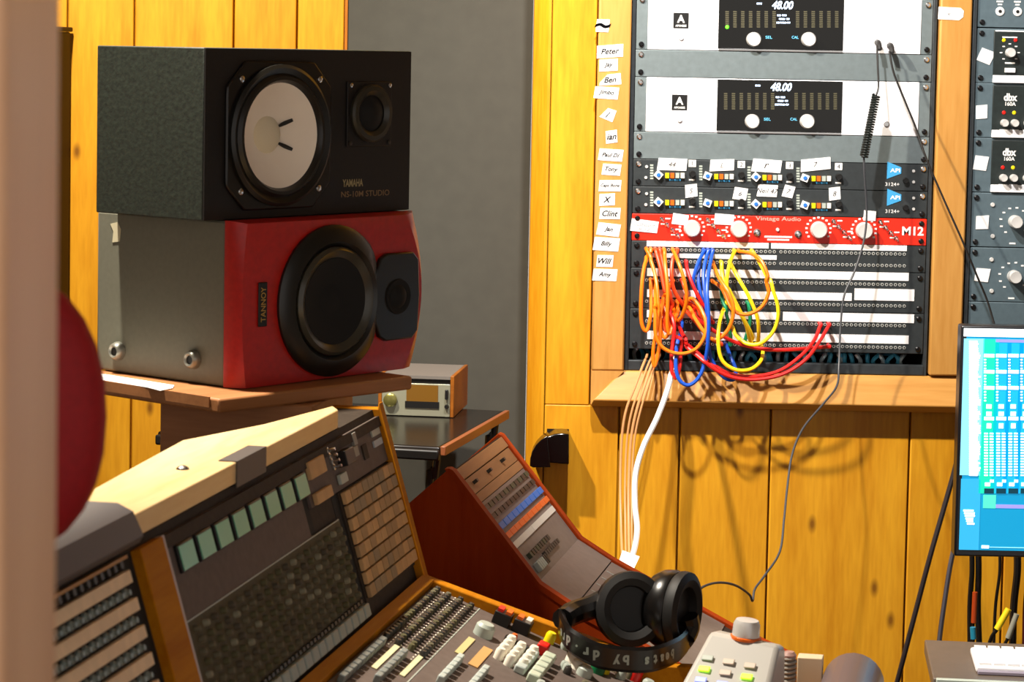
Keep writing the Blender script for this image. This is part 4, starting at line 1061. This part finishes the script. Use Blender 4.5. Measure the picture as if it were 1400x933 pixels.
# lettering round the band, upside down
wd = 'beats by dr.dre'; LM = mat('band_print', '9aa49c', .4, .3)
b = MB()
ARC = [0.]
for u_, v_ in zip(arcp[:-1], arcp[1:]): ARC.append(ARC[-1]+(v_-u_).length)
for i, chh in enumerate(wd):
    if chh == ' ': continue
    d_ = ARC[-1]*(.715-.58*i/(len(wd)-1)); k_ = max(j for j in range(NB) if ARC[j] <= d_)
    p = arcp[k_]+(arcp[k_+1]-arcp[k_])*((d_-ARC[k_])/(ARC[k_+1]-ARC[k_]))
    X = arcp[min(k_+2, NB)]-arcp[max(k_-1, 0)]; X.z = 0; X.normalize(); nrm = Vector((X.y, -X.x, 0))
    me = text_mesh(chh, None, {'b': .0125, 'd': .0125, 't': .012, 'y': .012, '.': .003}.get(chh, .0094), m=LM, bold=.045)
    p = p+nrm*.0056+Vector((0, 0, ZE))
    Z = Vector((0, 0, 1))
    Mx = Matrix((-X, -Z, nrm)).transposed().to_4x4(); Mx.translation = p     # turned upside down
    b.add([Mx @ v.co for v in me.vertices], [tuple(pp.vertices) for pp in me.polygons])
    bpy.data.meshes.remove(me)
obj('lettering', b.mesh('lettering', LM), band)
# ear cups
def cup(name, c, yaw, tilt, r, dep):
    M = Matrix.Translation(c) @ Matrix.Rotation(yaw, 4, 'Z') @ Matrix.Rotation(R(90)+tilt, 4, 'X')
    e = obj(name, MB().lathe([(r*.55, -dep*.62), (r*.86, -dep*.56), (r*.98, -dep*.3), (r, 0), (r*.96, dep*.1)], M, 28, 1., 1.08).mesh(name, GB), hp)
    obj('ear_pad', MB().lathe([(r*.94, dep*.1), (r*1.0, dep*.22), (r*.98, dep*.42), (r*.8, dep*.5), (r*.62, dep*.42), (r*.58, dep*.2)], M, 28, 1., 1.08).mesh('ear_pad', PADM), e)
    return e
cup('ear_cup', Vector((.256, .014, ZE-.0305)), R(18), R(-12), .044, .042)
cup('ear_cup', Vector((.309, .036, ZE-.0335)), R(72), R(0), .047, .045)
obj('arm', MB().tube([arcp[0]+Vector((.002, -.006, ZE+.002)), Vector((.190, -.012, ZE-.034)), Vector((.212, .006, ZE-.028)), Vector((.235, .022, ZE-.016))], [.014]*4+[.015]*30, 10, 6).mesh('arm', GB), hp)
obj('arm', MB().tube([arcp[NB]+Vector((-.002, -.006, ZE+.002)), Vector((.328, .044, ZE-.055)), Vector((.326, .042, ZE-.042))], .014, 10, 6).mesh('arm', GB), hp)

# ---- silver monitor controller with dial
mcn = thing('monitor_controller', 'pale grey desktop controller with a silver dial and coloured lights', 'controller', EL, AZ)
CG = mat('controller_grey', 'b8b6b0', .35)
c0 = Vector((.405, -.125, ZE)); mcn.location = EL+Matrix.Rotation(AZ, 3, 'Z') @ Vector((c0.x, c0.y, 0))+Vector((0, 0, ZE-.1181)); mcn.rotation_euler = (0, 0, AZ+R(-10))
vs = [(-.058, -.075, 0), (.058, -.075, 0), (.050, .045, 0), (-.050, .045, 0),
      (-.055, -.072, .030), (.055, -.072, .022), (.050, .010, .086), (-.036, .010, .094), (.050, .042, .078), (-.036, .042, .090)]
fs = [(0, 3, 2, 1), (0, 1, 5, 4), (4, 5, 6, 7), (7, 6, 8, 9), (1, 2, 8, 6, 5), (0, 4, 7, 9, 3), (3, 9, 8, 2)]
obj('case', MB().add(vs, fs).mesh('case', CG, sharp=20), mcn, bevel=.006)
obj('foot', MB().box(-.050, -.038, -.05, .03, -.0285, .001).mesh('foot', BLACK), mcn)
obj('dial_collar', MB().lathe([(.0185, 0), (.0185, .003), (.016, .004)], None, 24).mesh('dial_collar', KORG), mcn, (.006, .020, .087), (0, R(5), 0))
obj('dial', MB().lathe([(.0165, .0), (.0160, .014), (.0135, .019), (.004, .020)], None, 24).mesh('dial', SILVER), mcn, (.006, .020, .091), (0, R(5), 0))
sl = Vector((0, .082, .067)).normalized(); nrm = Vector((0, -.067, .082)).normalized()
def onface(x, f): return Vector((x, -.072+.082*f, .026-.073*x+.064*f))+nrm*.0012
for x, ms in ((-.028, (KPALE, mat('lamp_lime', 'b4f020', .4, emit='a0f020', estr=1.6), mat('lamp_blue', '98a8f0', .4, emit='8898f0', estr=.6))), (-.002, (mat('lamp_dim', 'c8b8a8', .5), MATS['lamp_dim'], MATS['lamp_blue'])), (.024, (MATS['lamp_dim'], MATS['lamp_lime'], CG))):
    for i, m in enumerate(ms):
        obj('light_button', MB().box(-.007, .007, -.004, .004, 0, .002).mesh('light_button', m), mcn, onface(x, .62-i*.16), (math.atan2(.067, .082), 0, 0), .001)
# ---- coiled lead beside the controller
cl = Vector((.4610, -.0340, ZE-.1183)); base = EL+Matrix.Rotation(AZ, 3, 'Z') @ cl
ct = thing('coiled_lead', 'short pale grey coiled lead standing beside the controller', 'cable', base, AZ)
H = [Vector((.0075*math.cos(2*math.pi*i/10), .0075*math.sin(2*math.pi*i/10), .002+i*.00055)) for i in range(90)]
obj('coil', MB().tube(H, .0022, 6, 0).mesh('coil', mat('lead_grey', '9a958c', .5)), ct)
obj('core', MB().cyl((0, 0, .0), (0, 0, .052), .0055).mesh('core', MATS['lead_grey']), ct)
obj('tip', MB().lathe([(.0085, .050), (.009, .054), (.006, .058)], None, 12).mesh('tip', mat('lead_pink', 'b08a80', .5)), ct)

# ================================================================== SIDECAR DESK
sc0 = EL+Matrix.Rotation(AZ, 3, 'Z') @ Vector((0, .22, 0))
sd = thing('sidecar_desk', 'sloping grey equipment desk with dark red side beyond the mixing console', 'mixing desk', sc0, AZ)
LEN = .355
pr = [(-.074, .054), (-.024, .0995), (-.018, .0975), (.103, -.050), (.150, -.078), (.330, -.167), (.420, -.205), (.420, -.32), (-.125, -.32), (-.125, .005)]
def lift(P): return [(a, ZE+b) for a, b in P]
obj('side_panel', MB().prism(lift(pr), 0, .016, 'y').mesh('side_panel', REDWOOD), sd, bevel=.0015)
obj('side_panel', MB().prism(lift(pr), LEN-.016, LEN, 'y').mesh('side_panel', REDWOOD), sd, bevel=.0015)
cp_ = [(-.030, .0985), (-.0235, .0995), (-.0175, .0965), (.1035, -.0505), (.150, -.0785), (.330, -.1675), (.326, -.174), (.145, -.085), (.099, -.057)]
obj('wood_edge', MB().prism(lift([(a+.0006, b+.0012) for a, b in cp_]), -.0012, .0172, 'y').mesh('wood_edge', REDWOOD), sd)
bd_ = [(-.072, .048), (-.024, .0935), (.099, -.056), (.147, -.084), (.328, -.173), (.410, -.205), (.410, -.31), (-.115, -.31), (-.115, .0)]
obj('body', MB().prism(lift(bd_), .0165, LEN-.0165, 'y').mesh('body', CONDK), sd)
obj('pedestal', MB().box(-.09, .36, .04, LEN-.04, 0, ZE-.3105).mesh('pedestal', DARKW), sd)
d1 = Vector((.123, 0, -.1495)).normalized(); n1 = Vector((.1495, 0, .123)).normalized()
A1 = math.atan2(.1495, .123)
def sp(name, y0, y1, a, c, off0, off1, m, bevel=0.):
    p = Vector((-.024, 0, .0935))+d1*((a+c)/2); me = MB().box(-(c-a)/2, (c-a)/2, -(y1-y0)/2, (y1-y0)/2, off0, off1).mesh(name, m)
    return obj(name, me, sd, (p.x, (y0+y1)/2, ZE+p.z), (0, A1, 0), bevel)
SG = mat('sidecar_grey', '7c7068', .5, .15, vary=.08, scale=70); SB = wood('sidecar_tan', '8c6440', 'a0744c', .5, 1)
Y0, Y1 = .017, LEN-.017
sp('head_board', Y0, Y1, .002, .0195, .0, .005, SB, .001)
sp('tan_panel', Y0, Y1, .0205, .044, .0, .003, SB, .0005)
sp('tan_panel', Y0, Y1, .0448, .058, .0, .003, SB, .0005)
for a in (.06, .155, .25): sp('dark_peg', a, a+.008, .028, .033, .003, .010, KDARK)
sp('grey_panel', Y0, Y1, .0588, .1925, -.002, .002, SG)
for (rowd, cc, pal) in ((.064, 12, (KDARK, mat('slot_olive', '3e4430', .5))), (.079, 12, (mat('slot_brown', '3a281c', .5), KDARK)),):
    for i in range(cc):
        y = Y0+.008+i*(Y1-Y0-.012)/cc; sp('push_key', y, y+.021, rowd, rowd+.0075, .002, .006, pal[i % 2])
for i in range(10):
    y = Y0+.006+i*.0313; sp('blue_key', y, y+.0285, .0945, .1045, .002, .007, KBLUE, .0008)
for i in range(10):
    y = Y0+.006+i*.0313; sp('orange_key', y, y+.0295, .1110, .1200, .002, .006, mat('key_orange', 'e8681c', .45), .0008)
sp('white_strip', Y0+.004, .16, .1275, .1365, .002, .005, mat('strip_white', 'dcd8cc', .5)); sp('white_strip', .162, Y1-.01, .1275, .1365, .002, .005, MATS['strip_white'])
for i in range(6): sp('fader_cap', .05+i*.011, .058+i*.011, .168, .182, .002, .010, KPALE if i < 4 else KDARK, .001)
for i in range(9): sp('push_key', .055+i*.016, .067+i*.016, .152, .160, .002, .008, KDARK if i % 3 else MATS['slot_olive'])
for i in range(8): sp('push_key', .125+i*.013, .134+i*.013, .166, .173, .002, .008, mat('key_taupe', '4a4038', .5))
d2 = Vector((.181, 0, -.089)).normalized(); A2 = math.atan2(.089, .181)
def sp2(name, y0, y1, a, c, off0, off1, m, bevel=0.):
    p = Vector((.147, 0, -.084))+d2*((a+c)/2); me = MB().box(-(c-a)/2, (c-a)/2, -(y1-y0)/2, (y1-y0)/2, off0, off1).mesh(name, m)
    return obj(name, me, sd, (p.x, (y0+y1)/2, ZE+p.z), (0, A2, 0), bevel)
pm_ = [( .099, -.056), (.147, -.084)]
obj('fold_panel', MB().prism(lift([(.097, -.0537), (.099, -.0520), (.149, -.0812), (.147, -.084)]), Y0, Y1, 'y').mesh('fold_panel', SG), sd)
sp2('lower_panel', Y0, Y1, .002, .19, -.002, .002, SG)
for i in range(6):
    y = .05+i*.045; sp2('rule_line', y, y+.002, .004, .09, .002, .0026, KPALE)
for y, a in ((.075, .022), (.085, .042)): sp2('white_key', y, y+.022, a, a+.014, .002, .014, KWHITE, .0015)
sp2('pink_mark', .03, .07, .012, .03, .002, .0026, mat('pink_smudge', 'a0705c', .6))
# white cable tag
tgp = at(853, 772, 3.80)
tgo = thing('white_tag', 'white tag at the foot of the white cable on the sidecar desk', 'tag', tgp)
obj('tag_card', MB().add([(-.016, -.012, -.019), (.008, -.012, -.019), (.024, .012, .010), (-.002, .012, .019), (-.016, -.0105, -.0195), (.008, -.0105, -.0195), (.024, .0135, .0095), (-.002, .0135, .0185)],
    [(0, 1, 2, 3), (7, 6, 5, 4), (0, 4, 5, 1), (1, 5, 6, 2), (2, 6, 7, 3), (3, 7, 4, 0)]).mesh('tag_card', PAPER), tgo)

# ================================================================== TABLE WITH SMALL RECEIVER
ZTB = EYE-.600
tb = thing('side_table', 'black topped side table with wooden edge and bent black legs', 'table', (-.096, 3.827, 0), R(-13.3))
obj('table_top', MB().box(-.46, -.006, 0, .415, ZTB-.012, ZTB).mesh('table_top', mat('table_black', '17120f', .22)), tb, bevel=.004)
obj('wood_edge', MB().box(-.0058, .002, 0, .415, ZTB-.013, ZTB+.001).mesh('wood_edge', mat('edge_wood', '8a5030', .35)), tb, bevel=.001)
obj('front_edge', MB().box(-.46, -.006, -.010, -.0002, ZTB-.020, ZTB-.004).mesh('front_edge', BLACK), tb, bevel=.003)
for x, y in ((-.015, .02), (-.44, .02), (-.015, .39), (-.44, .39)):
    obj('leg', MB().tube([(x, y, ZTB-.0125), (x-.004, y, ZTB-.05), (x-.012, y-.004, ZTB-.12), (x, y, 0)], .006, 8, 6).mesh('leg', BLACK), tb)
rd = thing('small_receiver', 'small silver-faced receiver in a wooden case on the side table', 'receiver', level(620, 572, ZTB)+Vector((0, 0, .0005)), R(-7))
RW, RHH, RDD = .125, .066, .16
obj('case_side', MB().box(-.006, 0, 0, RDD, 0, RHH+.002).mesh('case_side', RADIOW), rd, bevel=.001)
obj('case_side', MB().box(-RW, -RW+.006, 0, RDD, 0, RHH+.002).mesh('case_side', RADIOW), rd, bevel=.001)
obj('case_top', MB().box(-RW+.0062, -.0062, .0, RDD, RHH-.004, RHH+.001).mesh('case_top', mat('case_top_grey', '6c6660', .5)), rd)
obj('chassis', MB().box(-RW+.0063, -.0063, .004, RDD-.002, .0, RHH-.0042).mesh('chassis', BLACK), rd)
obj('face_plate', MB().box(-RW+.0064, -.0064, 0, .0039, .001, RHH-.012).mesh('face_plate', mat('brushed_face', 'b4b49c', .3, .6)), rd, bevel=.0005)
obj('dial_window', MB().box(-.078, -.026, -.001, -.0002, .020, RHH-.014).mesh('dial_window', mat('amber_window', '6e4c16', .3)), rd)
obj('dark_window', MB().box(-.080, -.024, -.0018, -.0002, .014, .025).mesh('dark_window', BLACK), rd)
obj('tuning_knob', MB().lathe([(.011, 0), (.011, .008), (.008, .010)], None, 20).mesh('tuning_knob', mat('brass_knob', '8a8448', .3, .7)), rd, (-.104, -.0002, .026), FACE)
obj('lever', MB().box(-.014, -.009, -.006, -.0002, .030, .046).mesh('lever', BLACK), rd, bevel=.001)
obj('lever', MB().lathe([(.004, 0), (.003, .006)], None, 10).mesh('lever', BLACK), rd, (-.0115, -.0002, .018), FACE)

# ================================================================== COMPUTER CORNER
ms = thing('computer_monitor', 'thin black computer screen showing a blue and green mixer program', 'monitor', (.92, 3.77, 0))
a = at(1310.5, 445, 3.75); c = at(1308.5, 761, 3.75)
X0 = (a.x+c.x)/2-.92; ZT1 = a.z; ZB1 = c.z; X1 = X0+.56
obj('bezel', MB().box(X0, X1, -.02, .012, ZB1, ZT1).mesh('bezel', mat('bezel_black', '0c0f14', .3)), ms, bevel=.003)
def em(name, col, s=1.): return mat(name, col, .3, emit=col, estr=s, spec=.3)
def q(px, py): p = at(px, py, 3.7495); return p.x-.92, p.z
def srect(name, px0, px1, py0, py1, m, dy=0., parent=None):
    x0, z1 = q(px0, py0); x1, _ = q(px1, py1); _, z0 = q(px0, py1)
    return obj(name, MB().box(x0, x1, -.0206-dy, -.0201, z0, z1).mesh(name, m), parent or ms)
scx0 = X0+.008
scr = obj('screen', MB().box(scx0, X1-.008, -.0203, -.0200, ZB1+.010, ZT1-.006).mesh('screen', em('screen_blue', '0a86b4', .85)), ms)
PXR = 1780
srect('title_bar', 1318, PXR, 449, 460, em('screen_white', 'f2fbff', 1.3), .0002)
srect('side_list', 1318, 1340, 463, 760-110, em('screen_pale', '7cc8ec', .9), .0002)
b = MB()
for i in range(58):
    y = 466+i*3.2; x0, z1 = q(1325, y); x1, z0 = q(1336+random.random()*5, y+2.6); b.box(x0, x1, -.0212, -.0207, z0, z1)
obj('list_text', b.mesh('list_text', MATS['screen_white']), ms)
srect('side_panel', 1314, 1338, 655, 752, em('screen_mid', '2c9cd0', .85), .0002)
b = MB()
for i in range(6):
    y = 697+i*3.6; x0, z1 = q(1317+i, y); x1, z0 = q(1330+random.random()*4, y+2.8); b.box(x0, x1, -.0212, -.0207, z0, z1)
obj('list_text', b.mesh('list_text', MATS['screen_white']), ms)
SW = MATS['screen_white']; CY_ = em('screen_cyan', '12a0cc', .9); GRN = em('screen_green', '12d0a0', .9)
for i in range(26):
    x0p = 1344.5+i*16.6; x1p = x0p+15.2
    srect('channel_strip', x0p, x1p, 464, 675, GRN if i == 0 else CY_, .0002)
    b = MB()
    def R2(a, c, y0, y1):
        xx0, z1 = q(a, y0); xx1, z0 = q(c, y1); b.box(xx0, xx1, -.0214, -.0209, z0, z1)
    for y in (484, 506, 528): R2(x0p+.6, x1p-.4, y, y+5)
    for y0 in (491, 513, 535):
        for j in range(4): R2(x0p+.8, x0p+3.6, y0+j*4, y0+j*4+2)
    for y in (553, 563): R2(x0p+4, x0p+11, y, y+6)
    R2(x0p+1, x1p-1, 570, 575); R2(x0p+4.5, x0p+10.5, 579, 586)
    for j in range(16):
        for xx in (1, 8.5): R2(x0p+xx, x0p+xx+5, 592+j*3.8, 592+j*3.8+2)
    R2(x0p+2, x0p+9, 660, 665); R2(x0p+9, x0p+14, 656, 660)
    obj('channel_controls', b.mesh('channel_controls', SW), ms)
    srect('dark_slot', x0p+1, x1p-1, 668, 675, em('screen_dark', '063848', .6), .0006)
srect('green_tile', 1344.5, 1361, 677, 695, em('screen_mint', '4ae8b0', .9), .0002)
srect('violet_bar', 1361.5, PXR, 690, 695, em('screen_violet', '8a86e0', .9), .0002); srect('violet_bar', 1361.5, PXR, 464, 468, MATS['screen_violet'], .0006)
srect('scroll_bar', 1342, 1352, 746, 750, SW, .0002); srect('scroll_line', 1353, PXR, 748, 749, em('screen_line', '8ad4f0', .9), .0002)
obj('neck', MB().box(.0, .06, .0125, .04, .72, 1.0).mesh('neck', BLACK), ms, bevel=.003)
obj('stand_foot', MB().box(-.09, .15, -.08, .10, .703, .715).mesh('stand_foot', BLACK), ms, bevel=.004)
obj('stand_column', MB().box(.01, .05, .013, .038, .7155, .76).mesh('stand_column', BLACK), ms)

ZD = EYE-.850
c1 = level(1264, 875, ZD); c2 = level(1276, 929, ZD)
ang = math.atan2(c1.x-c2.x, c1.y-c2.y)
dsk = thing('computer_desk', 'grey-brown desk top under the computer screen', 'desk', (c2.x, c2.y, 0), -ang)
DL = (c1-c2).length
obj('desk_top', MB().box(0, .85, 0.006, DL+.0, ZD-.02, ZD).mesh('desk_top', mat('desk_grey', '63564a', .45, vary=.06, scale=40)), dsk, bevel=.002)
obj('front_edge', MB().box(0.004, .85, -.004, .0058, ZD-.018, ZD+.001).mesh('front_edge', mat('desk_edge', 'b8c4b8', .35)), dsk, bevel=.001)
obj('rear_shelf', MB().box(.22, .85, DL+.0005, DL+.20, ZD-.02, ZD).mesh('rear_shelf', MATS['desk_grey']), dsk, bevel=.002)
for x, y in ((.03, .03), (.80, .03), (.24, DL+.16), (.80, DL+.16)): obj('leg', MB().box(x, x+.03, y, y+.03, 0, ZD-.0205).mesh('leg', BLACK), dsk)
kp = level(1334, 921, ZD)
kbd = thing('computer_keyboard', 'white computer keyboard on the desk under the screen', 'keyboard', kp+Vector((0, 0, .0005)), -ang)
KD = .115
obj('case', MB().box(0, .42, 0, KD, 0, .010).mesh('case', mat('keyboard_white', 'f0f0f2', .4)), kbd, bevel=.003)
obj('front_lip', MB().box(.002, .42, -.010, -.0005, 0, .005).mesh('front_lip', mat('lip_grey', '8a8090', .4)), kbd, bevel=.001)
KY = MB().box(-.008, .008, -.008, .008, 0, .0035).mesh('key', mat('key_white', 'fafafa', .45))
for r_ in range(6):
    for c in range(21): obj('key', KY, kbd, (.013+c*.0193, .012+r_*.0182, .0101))
# cables by the screen
cable('black_cable', [(1316, 596, 3.98), (1306, 640, 3.98), (1292, 690, 3.98), (1272, 760, 3.98), (1252, 836, 3.99), (1234, 905, 4.0), (1220, 960, 4.02), (1206, 1030, 4.05)], .0042, mat('cable_dark_grey', '2c2628', .45), 'thick dark cable slanting down the wall from behind the screen, the longer one')
cable('black_cable', [(1322, 700, 3.98), (1312, 720, 3.98), (1300, 770, 3.99), (1291, 826, 4.0), (1284, 880, 4.01), (1278, 960, 4.02)], .0040, mat('cable_mid_grey', '54525a', .4), 'thick grey cable falling from behind the screen to the desk edge')
for i, (xa, xb, rr, m, lab) in enumerate(((1328, 1326, .0042, BCAB, 'black cable hanging below the screen, first of five from the grey cable'), (1337, 1339, .0050, BCAB, 'black cable hanging below the screen, second of five from the grey cable'),
        (1366, 1358, .0026, BCAB, 'thin black cable hanging below the screen, third of five from the grey cable'), (1390, 1384, .0060, BCAB, 'black cable hanging below the screen, fourth of five from the grey cable'), (1405, 1400, .0036, mat('cable_maroon', '4a1420', .5), 'maroon cable hanging below the screen'))):
    cable('hanging_cable', [(xa, 735, 3.95), (xa+1, 780, 3.96), ((xa+xb)/2-1, 830, 3.98), (xb, 900, 4.0), (xb-2, 960, 4.03)], rr, m, lab, group='cables hanging below the screen')
for (p0_, p1_, rr, col, lab) in (((1379, 833), (1363, 861), .0052, 'e8c810', 'yellow cable end sticking up behind the desk'), ((1390, 840), (1378, 873), .0046, '8a8878', 'grey cable end sticking up behind the desk'),
                                 ((1330, 858), (1331, 874), .0046, '1c7c98', 'teal plug behind the desk below the screen'), ((1333, 810), (1331, 852), .0040, 'a03808', 'rust coloured cable end below the screen')):
    ye = 3.955 if col == 'a03808' else 3.93; a = at(p0_[0], p0_[1], ye); c = at(p1_[0], p1_[1], ye); base = c
    t = thing('cable_end', lab, 'cable', base)
    d = c-a
    obj('sleeve', MB().cyl(a-base, c-base, rr, n=12).mesh('sleeve', mat('sleeve_'+col, col, .45)), t)
    obj('tail', MB().tube([c-base, c-base+d*.5+Vector((0, .02, -.02)), Vector((0, .10, -.18))], rr*.6, 8, 5).mesh('tail', BCAB), t)

# ---- lamps on the ceiling
for L_ in LAMPS:
    lo = L_.location
    f = thing('ceiling_spotlight', 'round black spotlight on the ceiling above the %s' % ('racks' if L_.name.startswith('rack') else 'speakers'), 'spotlight', (lo.x, lo.y, 2.62))
    obj('mount', MB().lathe([(.045, -.02), (.045, 0)], None, 20).mesh('mount', BLACK), f)
    obj('housing', MB().lathe([(.036, .010), (.040, .055), (.030, .078)], None, 20).mesh('housing', BLACK), f, (0, 0, -.10))
